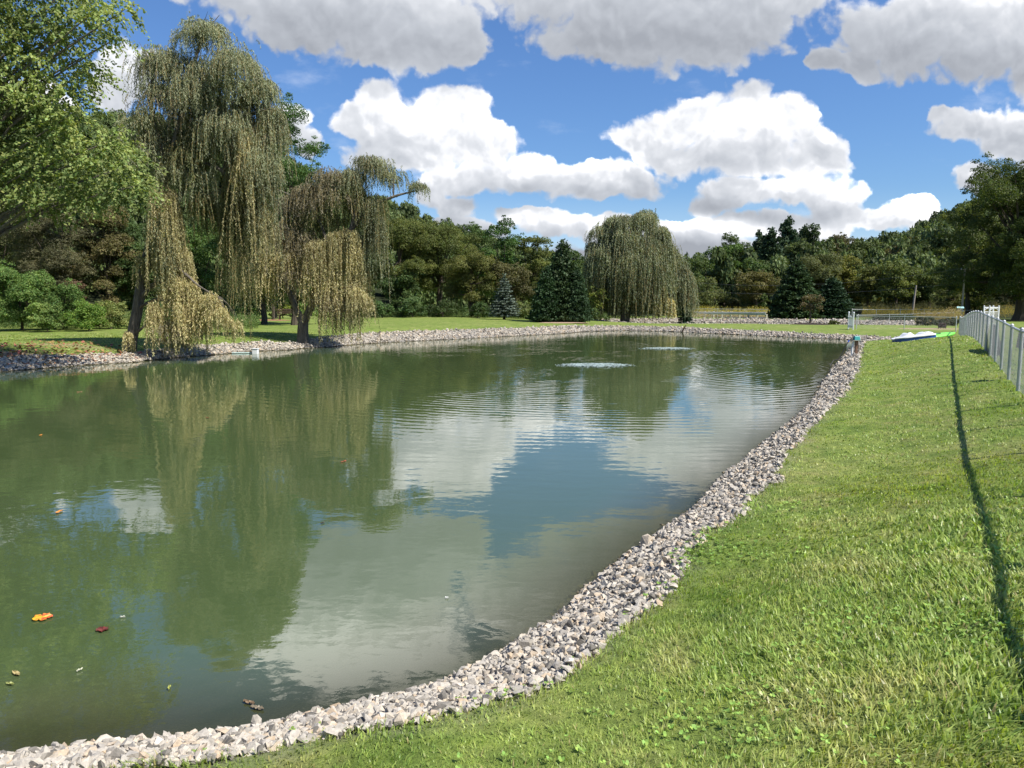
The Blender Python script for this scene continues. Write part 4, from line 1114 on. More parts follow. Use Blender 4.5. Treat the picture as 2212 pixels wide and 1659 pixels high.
# name, label, category, X, Ytop, width px, distance, shape, colour, clearance, base Y
T = [
 # left thicket
 ("shrub", 'bushy bright green shrub at the left edge of the thicket', 'shrub', 35, 552, 190, 47, 'shrub', (.085, .135, .036), 0, None),
 ("shrub", 'rounded mid green shrub low beside the brown thicket', 'shrub', 130, 600, 120, 48, 'shrub', (.08, .13, .035), 0, None),
 ("shrub", 'small pale green rounded bush in front of the left thicket', 'shrub', 98, 645, 76, 45, 'shrub', (.12, .17, .05), 0, None),
 ("shrub", 'low bright green bush with yellow flowers at the lawn edge on the left', 'flowering bush', 188, 645, 105, 46.5, 'shrub', (.12, .185, .035), 0, None),
 ("shrub", 'reddish brown upright bush behind the yellow flowered bush', 'shrub', 155, 580, 62, 51, 'shrub', (.100, .066, .040), 0, None),
 ("tree", 'brown and bare twigged tree above the reddish bush', 'tree', 120, 425, 170, 56, 'fine', (.080, .078, .040), .2, None),
 ("tree", 'brownish tree at the left edge under the leafy boughs', 'tree', -30, 400, 200, 58, 'round', (.068, .074, .034), .1, None),
 ("tree", 'dull green tree behind the bare brown tree on the left', 'tree', 40, 330, 220, 66, 'tall', (.06, .075, .03), .1, None),
 ("tree", 'olive brown tree standing left of the golden willow trunk', 'tree', 225, 440, 150, 58, 'round', (.095, .085, .035), .1, None),
 ("tree", 'dark green leafy tree seen behind the willow trunk', 'tree', 300, 480, 150, 60, 'round', (.055, .085, .028), .05, None),
 ("tree", 'mid green tree behind the golden curtain of the tall willow', 'tree', 420, 470, 170, 63, 'round', (.060, .100, .028), .08, None),
 ("shrub", 'pale yellow green bush low left of the willow trunk', 'shrub', 235, 640, 90, 50, 'shrub', (.13, .15, .05), 0, None),
 ("shrub", 'green bush low behind the willow trunk', 'shrub', 320, 640, 110, 56, 'shrub', (.075, .11, .035), 0, None),
 ("shrub", 'dark green bush between the two willows', 'shrub', 450, 630, 130, 60, 'shrub', (.06, .09, .03), 0, None),
 ("poplar_tree", 'tall dark green broad leaved tree rising between the two willows', 'tree', 620, 225, 190, 58, 'tall', (.050, .090, .026), .10, None),
 ("tree", 'green tree at the right shoulder of the tall dark poplar', 'tree', 560, 430, 190, 60, 'round', (.055, .085, .03), .1, None),
 ("tree", 'shaded green tree standing behind the bench', 'tree', 590, 560, 130, 76, 'round', (.050, .075, .028), .2, None),
 ("shrub", 'bright green bush with yellow flowers right behind the bench', 'flowering bush', 610, 652, 75, 77, 'shrub', (.14, .17, .035), 0, None),
 ("shrub", 'green bush right of the bench between the willow forks', 'shrub', 655, 650, 70, 77, 'shrub', (.10, .16, .04), 0, None),
 ("shrub", 'leafy green bush left of the bench', 'shrub', 520, 650, 110, 76, 'shrub', (.075, .12, .035), 0, None),
 ("tree", 'small dark tree rooted beside the bench in a ring of wood chips', 'tree', 587, 600, 90, 71, 'round', (.045, .065, .02), .5, None),
 # middle hedge
 ("round_willow_tree", 'fine leaved olive round tree just right of the tan willow', 'tree', 858, 470, 165, 84, 'fine', (.078, .092, .026), .22, None),
 ("round_willow_tree", 'wide fine leaved olive tree with several dark trunks left of the blue spruce', 'tree', 945, 480, 200, 88, 'fine', (.072, .088, .024), .22, None),
 ("round_willow_tree", 'lower olive round tree behind the blue spruce', 'tree', 1015, 545, 130, 83, 'fine', (.085, .092, .028), .2, None),
 ("tree", 'dark green leafy bush shaped tree in front of the olive trees', 'tree', 865, 575, 100, 82, 'round', (.048, .075, .024), .05, None),
 ("locust_tree", 'tall deep green tree rising above the hedge left of the dark spruces', 'tree', 1087, 472, 105, 92, 'tall', (.045, .085, .022), .1, None),
 ("tree", 'mid green leafy tree left of the tall deep green one', 'tree', 1020, 478, 110, 95, 'round', (.055, .085, .025), .1, None),
 ("round_willow_tree", 'olive round topped tree between the tall green tree and the spruces', 'tree', 1153, 503, 95, 92, 'fine', (.085, .100, .028), .1, None),
 ("tree", 'brown tinged low tree right behind the blue spruce', 'tree', 1105, 565, 110, 84, 'round', (.070, .068, .028), .05, None),
 ("tree", 'green tree behind the dark spruce clump on its right', 'tree', 1240, 540, 95, 98, 'round', (.06, .09, .028), .05, None),
 ("shrub", 'leafy green bush at the lawn edge below the olive trees', 'shrub', 890, 632, 80, 79, 'shrub', (.060, .095, .035), 0, None),
 ("shrub", 'low green undergrowth bush right of the tan willow skirt', 'shrub', 825, 645, 70, 78, 'shrub', (.060, .10, .035), 0, None),
 ("shrub", 'dark low bush under the olive trees', 'shrub', 955, 645, 90, 80, 'shrub', (.040, .060, .022), 0, None),
 ("shrub", 'low bush at the foot of the hedge just left of the blue spruce', 'shrub', 1030, 648, 80, 79, 'shrub', (.055, .085, .03), 0, None),
 ("shrub", 'yellow green bush between the blue spruce and dark spruces', 'shrub', 1135, 645, 60, 78, 'shrub', (.095, .115, .04), 0, None),
 ("sapling", 'slender yellow green sapling between the dark spruces and the silvery willow', 'tree', 1297, 612, 52, 78, 'sparse', (.14, .16, .04), .3, None),
 ("shrub", 'low green bush at the foot of the slender sapling', 'shrub', 1285, 660, 70, 77, 'shrub', (.07, .10, .035), 0, None),
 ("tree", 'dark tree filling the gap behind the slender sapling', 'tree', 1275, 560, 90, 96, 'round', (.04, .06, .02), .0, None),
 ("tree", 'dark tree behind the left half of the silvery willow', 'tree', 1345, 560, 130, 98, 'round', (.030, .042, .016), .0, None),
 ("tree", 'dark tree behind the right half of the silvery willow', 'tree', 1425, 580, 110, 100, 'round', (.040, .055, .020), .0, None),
 # right of the silvery willow
 ("tree", 'leafy mid green tree immediately right of the silvery willow', 'tree', 1508, 560, 90, 125, 'round', (.060, .085, .026), .05, None),
 ("maple_tree", 'rounded bright green tree left of the dark pines on the hillside', 'tree', 1567, 526, 90, 140, 'round', (.058, .100, .022), .05, None),
 ("tree", 'sparse topped green tree on the skyline left of the pines', 'tree', 1587, 504, 72, 165, 'round', (.055, .080, .026), .05, None),
 ("tree", 'olive tree low on the right between willow and brown tree', 'tree', 1530, 600, 120, 118, 'round', (.075, .088, .030), .05, None),
 ("tree", 'orange brown leafed tree in front of the pines', 'tree', 1638, 586, 98, 116, 'spread', (.090, .084, .030), .15, None),
 ("tree", 'green tree directly under the dark pines', 'tree', 1640, 555, 90, 132, 'round', (.055, .085, .026), .0, None),
 ("tree", 'dark round tree on the skyline right of the pine tops', 'tree', 1757, 484, 66, 175, 'round', (.034, .055, .020), .0, None),
 ("tree", 'grey green hazy tree on the slope below the dark round one', 'tree', 1725, 520, 90, 150, 'fine', (.066, .088, .030), .0, None),
 ("tree", 'brownish tree on the skyline right of the dark round one', 'tree', 1818, 503, 90, 185, 'fine', (.078, .074, .034), .0, None),
 ("tree", 'large tan and green tree with pale bare branches behind the near spruces', 'tree', 1765, 545, 150, 122, 'fine', (.080, .090, .034), .05, None),
 ("tree", 'yellow green tree behind the right spruce', 'tree', 1835, 552, 84, 125, 'round', (.120, .125, .030), .08, None),
 ("tree", 'olive tree with visible trunks right of the spruces', 'tree', 1877, 575, 80, 122, 'round', (.088, .098, .030), .2, None),
 ("tree", 'round green tree with dark trunk left of the shorter pole', 'tree', 1940, 566, 105, 120, 'round', (.085, .105, .028), .22, None),
 ("tree", 'bushy green tree just right of the shorter pole', 'tree', 2012, 580, 85, 120, 'round', (.070, .090, .026), .12, None),
 ("tree", 'brownish olive broad tree on the slope above the round green tree', 'tree', 1955, 520, 130, 160, 'round', (.086, .080, .034), .0, None),
 ("tree", 'green tree on the slope right of the pine skyline', 'tree', 1880, 520, 100, 168, 'round', (.060, .080, .026), .0, None),
 ("tree", 'dark green tree on the slope left of the big shaded tree', 'tree', 2025, 520, 90, 150, 'round', (.050, .070, .022), .0, None),
 ("tree", 'bright yellow green bushy tree under the round green tree', 'bush', 1905, 640, 70, 127, 'shrub', (.22, .21, .035), 0, None),
 ("tree", 'yellow green bush right of the shorter pole at the meadow edge', 'bush', 1998, 645, 60, 125, 'shrub', (.17, .18, .04), 0, None),
 ("tree", 'yellowing bush just left of the white arbour', 'bush', 2112, 625, 70, 98, 'shrub', (.13, .15, .035), 0, None),
 ("tree", 'bushy olive tree low behind the taller pole', 'tree', 2062, 600, 80, 110, 'round', (.080, .090, .028), .1, None),
 ("tree", 'low olive brown bush behind the long guardrail', 'shrub', 1590, 640, 110, 118, 'shrub', (.075, .080, .030), 0, None),
 ("tree", 'low green bush at the left end of the guardrail', 'shrub', 1510, 632, 80, 116, 'shrub', (.070, .085, .030), 0, None),
 ("crabapple_tree", 'small brown leafed lollipop tree in a dark mulch ring on the lawn strip', 'small tree', 1752, 638, 62, 68, 'round', (.085, .070, .035), .42, None),
 # right: the big shaded tree and its neighbours
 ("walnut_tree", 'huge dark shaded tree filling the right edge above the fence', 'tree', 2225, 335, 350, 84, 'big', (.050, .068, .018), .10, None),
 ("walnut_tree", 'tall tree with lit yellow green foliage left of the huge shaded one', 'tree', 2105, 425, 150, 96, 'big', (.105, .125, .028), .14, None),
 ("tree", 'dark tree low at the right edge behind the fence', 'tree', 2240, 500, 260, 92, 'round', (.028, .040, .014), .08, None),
]
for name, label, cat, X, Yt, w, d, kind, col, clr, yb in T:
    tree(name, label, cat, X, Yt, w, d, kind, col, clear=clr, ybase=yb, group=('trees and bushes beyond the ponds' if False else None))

print('leaf faces', _leafsum)
DS = (.034, .055, .022)
conifer("blue_spruce", 'small blue grey spruce standing alone on the far lawn', 'spruce tree', 1089, 592, 72, 73, (.090, .115, .092), 'tier')
conifer("spruce_tree", 'tallest dark spruce of the dense clump right of the blue spruce', 'spruce tree', 1216, 522, 100, 69, DS, 'dense')
conifer("spruce_tree", 'left dark spruce of the dense clump beyond the shore', 'spruce tree', 1181, 578, 74, 68, (.026, .050, .020), 'dense')
conifer("spruce_tree", 'right dark spruce of the dense clump next to the sapling', 'spruce tree', 1247, 580, 62, 68, (.028, .050, .022), 'dense')
conifer("spruce_tree", 'small green spruce peeping out right of the silvery willow', 'spruce tree', 1482, 625, 42, 80, (.040, .065, .038), 'tier')
conifer("spruce_tree", 'spruce top showing above the right shoulder of the silvery willow', 'spruce tree', 1463, 542, 50, 100, (.035, .055, .028), 'tier')
conifer("spruce_tree", 'left one of the two dark spruces behind the small brown tree', 'spruce tree', 1722, 566, 110, 88, (.030, .052, .020), 'dense')
conifer("spruce_tree", 'right one of the two dark spruces near the white post', 'spruce tree', 1800, 600, 92, 88, (.024, .046, .022), 'dense')
conifer("pine_tree", 'highest pine on the right hillside skyline', 'pine tree', 1704, 472, 70, 165, (.032, .055, .026), 'hillpine')
conifer("pine_tree", 'broad dark pine left of the highest hillside pine', 'pine tree', 1668, 496, 80, 155, (.030, .052, .024), 'hillpine')
conifer("pine_tree", 'dark pine tip left of the broad pine', 'pine tree', 1640, 500, 50, 168, (.034, .056, .024), 'hillpine')
conifer("pine_tree", 'dark pine right of the highest pine and behind the round tree', 'pine tree', 1738, 492, 60, 180, (.030, .048, .022), 'hillpine')

# ---- far hillside woodland: reads as one mass
def woodland(name, label, az0, az1, r0, r1, n, seed):
    rg = np.random.default_rng(seed)
    protos = []
    for i in range(4):
        V, _ = crown_mesh(900 + i, lobes=16, per=100, leaf=.11, shape='round')
        protos.append(V)
    V = []; pts = []
    u0, u1 = uv(az0, HOR)[0], uv(az1, HOR)[0]
    tries = 0
    while len(pts) < n and tries < n * 30:
        tries += 1
        u = rg.uniform(u0, u1); r = r0 + (r1 - r0) * rg.random() ** .8
        a = math.atan(u); x, y = r * math.sin(a), r * math.cos(a)
        if any((x - q[0]) ** 2 + (y - q[1]) ** 2 < 5.2 ** 2 for q in pts): continue
        pts.append((x, y))
    P_ = np.array(pts); Z = terrain(P_[:, 0], P_[:, 1])
    for (x, y), z in zip(pts, Z):
        v = protos[rg.integers(4)]; a = rg.uniform(0, 6.28); s = rg.uniform(3.4, 6.0); h = rg.uniform(7, 10.5)
        c, sn = math.cos(a), math.sin(a)
        q = np.stack([(v[:, 0] * c - v[:, 1] * sn) * s + x, (v[:, 0] * sn + v[:, 1] * c) * s + y, v[:, 2] * h + z - .5], 1)
        V.append(q)
    V = np.concatenate(V); me = np_mesh(name, V, np.arange(len(V)).reshape(-1, 4))
    o = put(name, me, M_FAR, color=(.064, .088, .030)); tag(o, label, 'woodland', kind='stuff'); print(name, len(pts), len(V) // 4)
M_FAR = leaf_mat("far_leaf", trans=.2, clump=.45, hue=.02, val=.5)
n_ = M_FAR.node_tree
for nd in n_.nodes:
    if nd.bl_idname == 'ShaderNodeTexNoise': nd.inputs['Scale'].default_value = .085
woodland("hillside_woodland", 'dark wooded hillside sloping down behind the trees on the left', -60, 1330, 116, 285, 460, 5)
woodland("hillside_woodland", 'dark wooded hillside rising towards the right edge', 1440, 2420, 140, 290, 420, 6)
# ---- meadow of goldenrod and brush behind the garden
def meadow(name, label, x0, x1, d0, d1, n, h, cols, seed, leaf=.10):
    rg = np.random.default_rng(seed)
    dd = rg.uniform(d0, d1, n); X = rg.uniform(x0, x1, n); u = (X - CX) / F
    x, y = u * dd, dd; z, D, Wd, _ = terrain(x, y, True); ok = D > Wd
    x, y, z = x[ok], y[ok], z[ok]; n = len(x)
    hh = h * rg.uniform(.5, 1.15, n) * (1 + .25 * vnoise(x, y, .6)); m = 12
    t = rg.random((n, m)) ** .7
    p = np.stack([x[:, None] + rg.normal(0, .10, (n, m)), y[:, None] + rg.normal(0, .1, (n, m)), z[:, None] + t * hh[:, None]], 2).reshape(-1, 3)
    k = len(p); nr = unit(rg.normal(size=(k, 3))); d = unit(np.stack([rg.normal(0, .5, k), rg.normal(0, .5, k), np.ones(k)], 1))
    V = quads(p, d, nr, leaf * rg.uniform(.6, 1.4, k), leaf * .5 * rg.uniform(.6, 1.4, k)).reshape(-1, 3)
    me = np_mesh(name, V, np.arange(k * 4).reshape(k, 4))
    o = put(name, me, M_LEAF, color=cols); tag(o, label, 'wildflowers' if 'golden' in name else 'brush', kind='stuff')
meadow("goldenrod", 'drifts of yellow goldenrod in the meadow beyond the garden', 1860, 2420, 100, 112, 2000, 1.2, (.24, .19, .045), 1)
meadow("meadow_brush", 'rusty green brush between the goldenrod and the trees', 1860, 2420, 112, 124, 4000, 1.6, (.10, .10, .045), 2)
meadow("goldenrod", 'yellow goldenrod clumps behind the guardrail', 1480, 1670, 106, 113, 1300, 1.3, (.27, .23, .05), 3)
meadow("tall_dry_grass", 'tan dry grass along the road behind the guardrail', 1478, 1690, 98, 104, 1600, .7, (.27, .22, .12), 4)
meadow("undergrowth", 'leafy green undergrowth along the foot of the far hedge', 790, 1160, 80, 86, 3500, 1.0, (.060, .090, .030), 6)
meadow("undergrowth", 'weeds and low undergrowth at the edge of the left lawn', -60, 560, 50, 62, 6000, .9, (.075, .11, .035), 7)
# ------------------------------------------------------------ fences
M_GALV = simple("galvanised_steel", (.56, .58, .58), .5, .30, .12, 20)
M_WIRE = simple("galvanised_wire", (.26, .27, .28), .4, .4, .05, 20)
M_WHITE = simple("white_vinyl", (.80, .81, .82), .4, 0, .04, 6)
M_DARKW = simple("dark_wood", (.075, .050, .032), .8, 0, .3, 12, .4)
M_GREYW = simple("weathered_wood", (.34, .30, .25), .85, 0, .25, 9, .4)
M_BROWNW = simple("brown_post_wood", (.20, .115, .075), .8, 0, .3, 14, .4)

def chain_fence(name, label, path, spacing, height, prad, wire, rail, pitch=.075, zoff=None, merge_posts=False, cat='chain link fence', ztop=None):
    """path: list of (x, y); posts, rail and woven wire follow the ground"""
    pts = [Vector((x, y, 0)) for x, y in path]
    seg = [(pts[i + 1] - pts[i]).length for i in range(len(pts) - 1)]; total = sum(seg)
    def at(s):
        for i, L in enumerate(seg):
            if s <= L or i == len(seg) - 1: return pts[i].lerp(pts[i + 1], s / L)
            s -= L
    zf = zoff or (lambda x, y: tz(x, y))
    S = np.linspace(0, total, max(2, int(total / .5)) + 1)
    GX = [at(s) for s in S]; GZ = [zf(p.x, p.y) for p in GX]
    zat = lambda s: float(np.interp(s, S, GZ))
    o = at(0); root = empty(name, (o.x, o.y, GZ[0])); tag(root, label, cat)
    ov = Vector((o.x, o.y, GZ[0]))
    n = max(1, round(total / spacing))
    for i in range(n + 1):
        p = at(total * i / n); z = zat(total * i / n)
        b = MB(); big = 1.5 if i in (0, n) else 1
        b.tube([Vector((p.x, p.y, z - .3)) - ov, Vector((p.x, p.y, z + height - .01)) - ov], prad * big, 10)
        b.tube([Vector((p.x, p.y, z + height - .03)) - ov, Vector((p.x, p.y, z + height + .03 * big)) - ov, Vector((p.x, p.y, z + height + .055 * big)) - ov], [prad * big * 1.12, prad * big * 1.12, prad * .3], 10)
        for k in range(5):
            zz = z + height * (k + .5) / 5
            b.tube([Vector((p.x, p.y, zz - .006)) - ov, Vector((p.x, p.y, zz + .006)) - ov], prad * big * 1.25, 8)
        b.build("post", M_GALV, root, True)
    b = MB(); b.tube([Vector((p.x, p.y, z + height - .01)) - ov for p, z in zip(GX, GZ)], rail, 8); b.build("top_rail", M_GALV, root, True)
    # woven wire
    V, Fc, k = [], [], 0
    h = height - .05; m = 7
    s0 = np.arange(-h, total, pitch)
    dirv = None
    for sgn in (1, -1):
        t = np.linspace(0, 1, m)
        ss = s0[:, None] + (t[None] if sgn > 0 else (1 - t[None])) * h
        ok = (ss >= 0) & (ss <= total)
        sc = np.clip(ss, 0, total)
        xs = np.interp(sc, S, [p.x for p in GX]); ys = np.interp(sc, S, [p.y for p in GX]); zs = np.interp(sc, S, GZ)
        C = np.stack([xs - ov.x, ys - ov.y, zs - ov.z + .02 + t[None] * h], 2)
        j = np.arange(m - 1)
        tri = [np.array([math.cos(a), math.sin(a), .0]) * wire for a in (0, 2.09, 4.19)]
        tri[0] = tri[0] + np.array([0, 0, wire * .6])
        ring = np.stack([C + q for q in tri], 2)              # n, m, 3, 3
        V.append(ring.reshape(-1, 3)); base = k + np.arange(len(s0))[:, None, None] * m * 3
        for e in range(3):
            e2 = (e + 1) % 3
            f = np.stack([j * 3 + e, j * 3 + e2, (j + 1) * 3 + e2, (j + 1) * 3 + e], 1)[None] + base
            good = ok[:, :-1] & ok[:, 1:]
            Fc.append(f[good])
        k += len(s0) * m * 3
    me = np_mesh("wire_mesh", np.concatenate(V), np.concatenate(Fc)); put("wire_mesh", me, M_WIRE, root)
    return root
y0, y1 = -3.0, 48.8
chain_fence("chain_link_fence", 'long wavy galvanised chain link fence along the right side of the bank', [(fence_x(y), y) for y in (y0, y1)], 2.13, 1.07, .030, .0012, .024, .09, zoff=lambda x, y: float(fence_z(y)))
xe, ye = fence_x(48.8), 48.8
def onto(X, d): u = uv(X, HOR)[0]; return (u * d, d)
chain_fence("chain_link_fence", 'low chain link cross fence from the white gate to the long fence corner', [onto(1853, 57), onto(2069, 52.5)], 2.9, 1.0, .022, .0011, .018, .085)
chain_fence("chain_link_fence", 'farther parallel chain link fence of the dog yard behind the cross fence', [onto(1856, 70), onto(2062, 68)], 2.9, 1.05, .022, .0012, .018, .10)
chain_fence("chain_link_fence", 'farthest chain link fence in front of the goldenrod meadow', [onto(1842, 86), onto(2100, 88)], 3.2, 1.15, .025, .0015, .02, .14)
chain_fence("chain_link_fence", 'distant chain link fence beside the road guardrail', [onto(1493, 96), onto(1670, 93)], 3.2, 1.1, .022, .0015, .018, .14)

def vinyl_gate():
    x, y = onto(1846, 55.5); z = tz(x, y); root = empty("garden_gate", (x, y, z)); tag(root, 'white picket gate standing open at the left end of the cross fence', 'gate')
    dx = Vector((.20, 1.0, 0)).normalized()            # swung away from us
    L = 1.5; M = Matrix.Rotation(math.atan2(dx.y, dx.x), 3, 'Z')
    for s in (0, L):
        b = MB(); p = dx * s; b.box((p.x, p.y, .56), (.09, .09, 1.3), M, .008); b.tube([(p.x, p.y, 1.2), (p.x, p.y, 1.26), (p.x, p.y, 1.30)], [.07, .06, .01], 8); b.build("post", M_WHITE, root)
    for zc in (.25, .85):
        b = MB(); p = dx * (L / 2); b.box((p.x, p.y, zc), (L - .1, .04, .09), M); b.build("rail", M_WHITE, root)
    for i in range(9):
        s = .15 + (L - .3) * i / 8; p = dx * s; top = .86 + .22 * (i / 8) ** .8
        b = MB(); b.box((p.x, p.y, (top + .1) / 2), (.085, .022, top - .1), M, .004); b.build("picket", M_WHITE, root)
vinyl_gate()

# ------------------------------------------------------------ pump post with the teal box
def pump():
    x, y, _ = P(1849, 765, 30.3); z = tz(x, y); root = empty("pump_post", (x, y, z)); tag(root, 'brown wooden post carrying a teal covered pump box at the water edge', 'pump post')
    b = MB(); b.box((0, 0, .22), (.095, .095, .75), None, .006); b.build("post", M_BROWNW, root)
    b = MB(); b.box((-.02, 0, .605), (.34, .26, .025), None, .004); b.build("shelf", M_GREYW, root)
    m = simple("teal_plastic", (.05, .34, .33), .45, 0, .08)
    b = MB()
    def ring(w, d, zz): return [Vector((sx * w + -.01, sy * d, zz)) for sx, sy in ((-1, -1), (-.9, -1.05), (.9, -1.05), (1, -1), (1, 1), (-1, 1))]
    b.loft([ring(.115, .10, .618), ring(.11, .095, .66), ring(.095, .08, .755), ring(.085, .07, .77)]); b.build("pump_cover", m, root)
    b = MB(); b.tube([(-.11, .0, .60), (-.16, 0, .30), (-.17, 0, -.1)], .035, 10); b.build("white_pipe", M_WHITE, root, True)
    b = MB(); b.box((.085, -.03, .36), (.05, .06, .17), None, .006); b.box((.16, -.02, .34), (.04, .05, .15), None, .006); b.build("outlet_box", M_GREYW, root)
    b = MB(); b.tube([(.12, -.02, .60), (.20, -.03, .56), (.21, -.03, .47), (.16, -.03, .41)], .007, 6); b.build("cable", simple("grey_cable", (.3, .3, .3)), root, True)
    mk = simple("black_hose", (.02, .02, .022), .5)
    q = [Vector(P(1800, 779, 30.0)), Vector(P(1792, 786, 29.6))]
    b = MB(); o = Vector((x, y, z))
    b.tube([(-.11, 0, .66), (-.22, -.02, .67), (-.32, -.05, .60)], .014, 8); 
    b.tube([(-.36, -.06, .55), (-.62, -.2, .12), (-.82, -.3, -.13), q[0] - o + Vector((0, 0, .0)), Vector((q[1].x, q[1].y, -.05)) - o], .016, 8); ho = b.build("hose", mk, root, True)
    b = MB(); b.tube([(-.31, -.05, .61), (-.37, -.065, .54)], .026, 10); b.build("hose_coupling", simple("blue_plastic", (.03, .09, .5), .4), ho, True)
pump()

# ------------------------------------------------------------ pedal boat and kayak on the bank
def pedal_boat():
    x0, y0_, _ = P(1978, 735, 39.2); xl, yl = onto(1936, 39.2); xr, yr = onto(2021, 39.0)
    zl = P(1936, 742.5, 39.2)[2]; zr = P(2021, 733, 39.0)[2]
    L = math.hypot(xr - xl, yr - yl); ang = math.atan2(zr - zl, L)
    root = empty("pedal_boat", ((xl + xr) / 2, (yl + yr) / 2, (zl + zr) / 2 + .03)); root.rotation_euler = (R(-4), -ang, math.atan2(yr - yl, xr - xl))
    tag(root, 'small pedal boat with white deck and navy blue hull lying on the bank', 'boat')
    mw = simple("white_deck_plastic", (.78, .79, .82), .35, 0, .04, 3); mb = simple("navy_hull_plastic", (.012, .075, .36), .35, 0, .06, 3)
    h = L / 2; b = MB(); rings = []
    st = [(-1, .25, .015), (-.94, .55, 0), (-.7, .8, -.01), (0, .85, -.02), (.7, .82, -.01), (.95, .65, 0), (1, .35, .02)]
    for sx, w, zb in st:
        Wd = .78 * w
        rings.append([Vector((sx * h, yy, zz)) for yy, zz in ((-Wd, .20), (-Wd * .97, zb - .02), (-Wd * .5, zb - .02), (-Wd * .4, zb + .05), (Wd * .4, zb + .05), (Wd * .5, zb - .02), (Wd * .97, zb - .02), (Wd, .20))])
    b.loft(rings); b.build("hull", mb, root, True)
    b = MB(); rings = []
    prof = [(-1.01, .13, .16, .3), (-.95, .13, .19, .6), (-.72, .13, .22, .82), (-.55, .13, .26, .85), (-.42, .13, .36, .85), (-.34, .13, .41, .84), (-.24, .13, .41, .84), (-.12, .13, .30, .86), (0.0, .13, .22, .87),
            (.15, .13, .21, .87), (.28, .13, .22, .86), (.36, .13, .30, .85), (.48, .13, .36, .85), (.66, .13, .36, .84), (.85, .13, .30, .78), (.97, .13, .22, .62), (1.01, .13, .16, .34)]
    for sx, z0, z1, w in prof:
        Wd = .80 * w; z0 += .07; z1 += .05
        rings.append([Vector((sx * h, yy, zz)) for yy, zz in ((-Wd, z0), (-Wd, z0 + .04), (-Wd * .92, min(z1, .27)), (-Wd * .55, z1), (-Wd * .15, z1 * .93), (Wd * .15, z1 * .93), (Wd * .55, z1), (Wd * .92, min(z1, .27)), (Wd, z0 + .04), (Wd, z0))])
    b.loft(rings); b.build("deck", mw, root, True)
    for sy in (-1, 1):
        b = MB(); b.box((.25 * h, sy * .33, .27), (.42, .40, .05), None, .02); b.box((.25 * h + .2, sy * .33, .31), (.06, .40, .14), Matrix.Rotation(R(30), 3, 'Y'), .02); b.build("seat", mw, root, True)
    b = MB(); b.tube([(-.28 * h, 0, .36), (-.24 * h, 0, .50)], .012, 6); b.build("steering_lever", simple("dark_plastic", (.03, .03, .035)), root, True)
    for sy in (-1, 1):
        b = MB(); b.box((.93 * h, sy * .62, .09), (.05, .03, .05), None, .01); b.build("cleat", M_WHITE, root)
pedal_boat()
def kayak():
    a = Vector(P(2016, 731, 40.2)); c = Vector(P(2063, 728.5, 40.8)); a.z = tz(a.x, a.y) + .14; c.z = tz(c.x, c.y) + .14
    # the hull continues behind the pedal boat
    a = c + (a - c) * 2.0; a.z = tz(a.x, a.y) + .16
    mid = (a + c) / 2; L = (c - a).length
    root = empty("kayak", mid); dv = c - a; root.rotation_euler = (0, -math.asin(dv.z / L), math.atan2(dv.y, dv.x)); tag(root, 'lime green kayak on the grass with its tip by the fence shadow', 'kayak')
    m = simple("lime_plastic", (.20, .70, .09), .35, 0, .05, 3); b = MB(); rings = []
    for i in range(21):
        t = -1 + 2 * i / 20; w = .36 * (1 - abs(t) ** 2.4) + .012; up = .07 * abs(t) ** 3
        rings.append([Vector((t * L / 2, w * math.cos(q), up + (.15 if math.sin(q) > 0 else .16) * math.sin(q) * (1 - abs(t) ** 4 * .75))) for q in [2 * math.pi * k / 14 for k in range(14)]])
    b.loft(rings); b.build("hull", m, root, True)
    b = MB(); b.tube([Vector((-.1 + .55 * math.cos(q), .24 * math.sin(q), .145)) for q in [2 * math.pi * k / 20 for k in range(21)]], .022, 6, caps=False); b.build("cockpit_rim", simple("dark_rim", (.03, .03, .03)), root, True)
    b = MB(); b.tube([(L * .40, 0, .13), (L * .42, 0, .18), (L * .45, 0, .13)], .012, 6); b.build("handle", simple("dark_rope", (.04, .04, .04)), root, True)
kayak()

# ------------------------------------------------------------ small things round the ponds
def stake():
    x, y = onto(2046, 43.5); z = tz(x, y); b = MB(); b.tube([(0, 0, -.1), (0, 0, .26)], .02, 8); b.box((.05, 0, .26), (.12, .02, .02), None, .003)
    o = b.build("metal_stake", simple("dark_steel", (.04, .04, .04), .6)); o.location = (x, y, z); tag(o, 'short dark metal stake in the grass behind the green kayak tip', 'stake')
stake()
def drain():
    x, y, _ = G(1900, 735, .02); root = empty("drain_pipe", (x, y, 0)); tag(root, 'white drain pipe with black elbow at the far water edge', 'drain pipe')
    b = MB(); b.tube([(0, 0, -.25), (0, 0, .10), (.04, 0, .16)], .055, 10); b.build("elbow", simple("black_plastic", (.02, .02, .02), .5), root, True)
    b = MB(); b.tube([(.05, 0, .14), (.14, .02, .17), (.26, .03, .20)], .06, 12); b.build("pipe", M_WHITE, root, True)
drain()
def heron_stick():
    x, y, _ = G(1474, 718, .0); b = MB()
    b.tube([(0, 0, -.2), (.02, 0, .12), (.10, 0, .30), (.20, 0, .46), (.24, 0, .52)], [.05, .06, .075, .05, .02], 8)
    b.tube([(.10, 0, .30), (.26, .02, .31), (.36, .02, .27)], [.03, .02, .008], 6)
    b.tube([(.17, 0, .42), (.24, .0, .55), (.30, 0, .57)], [.03, .035, .01], 6)
    o = b.build("driftwood_snag", M_DARKW, smooth=True); o.location = (x, y, 0); tag(o, 'dark leaning driftwood snag sticking up at the far water line', 'driftwood')
heron_stick()
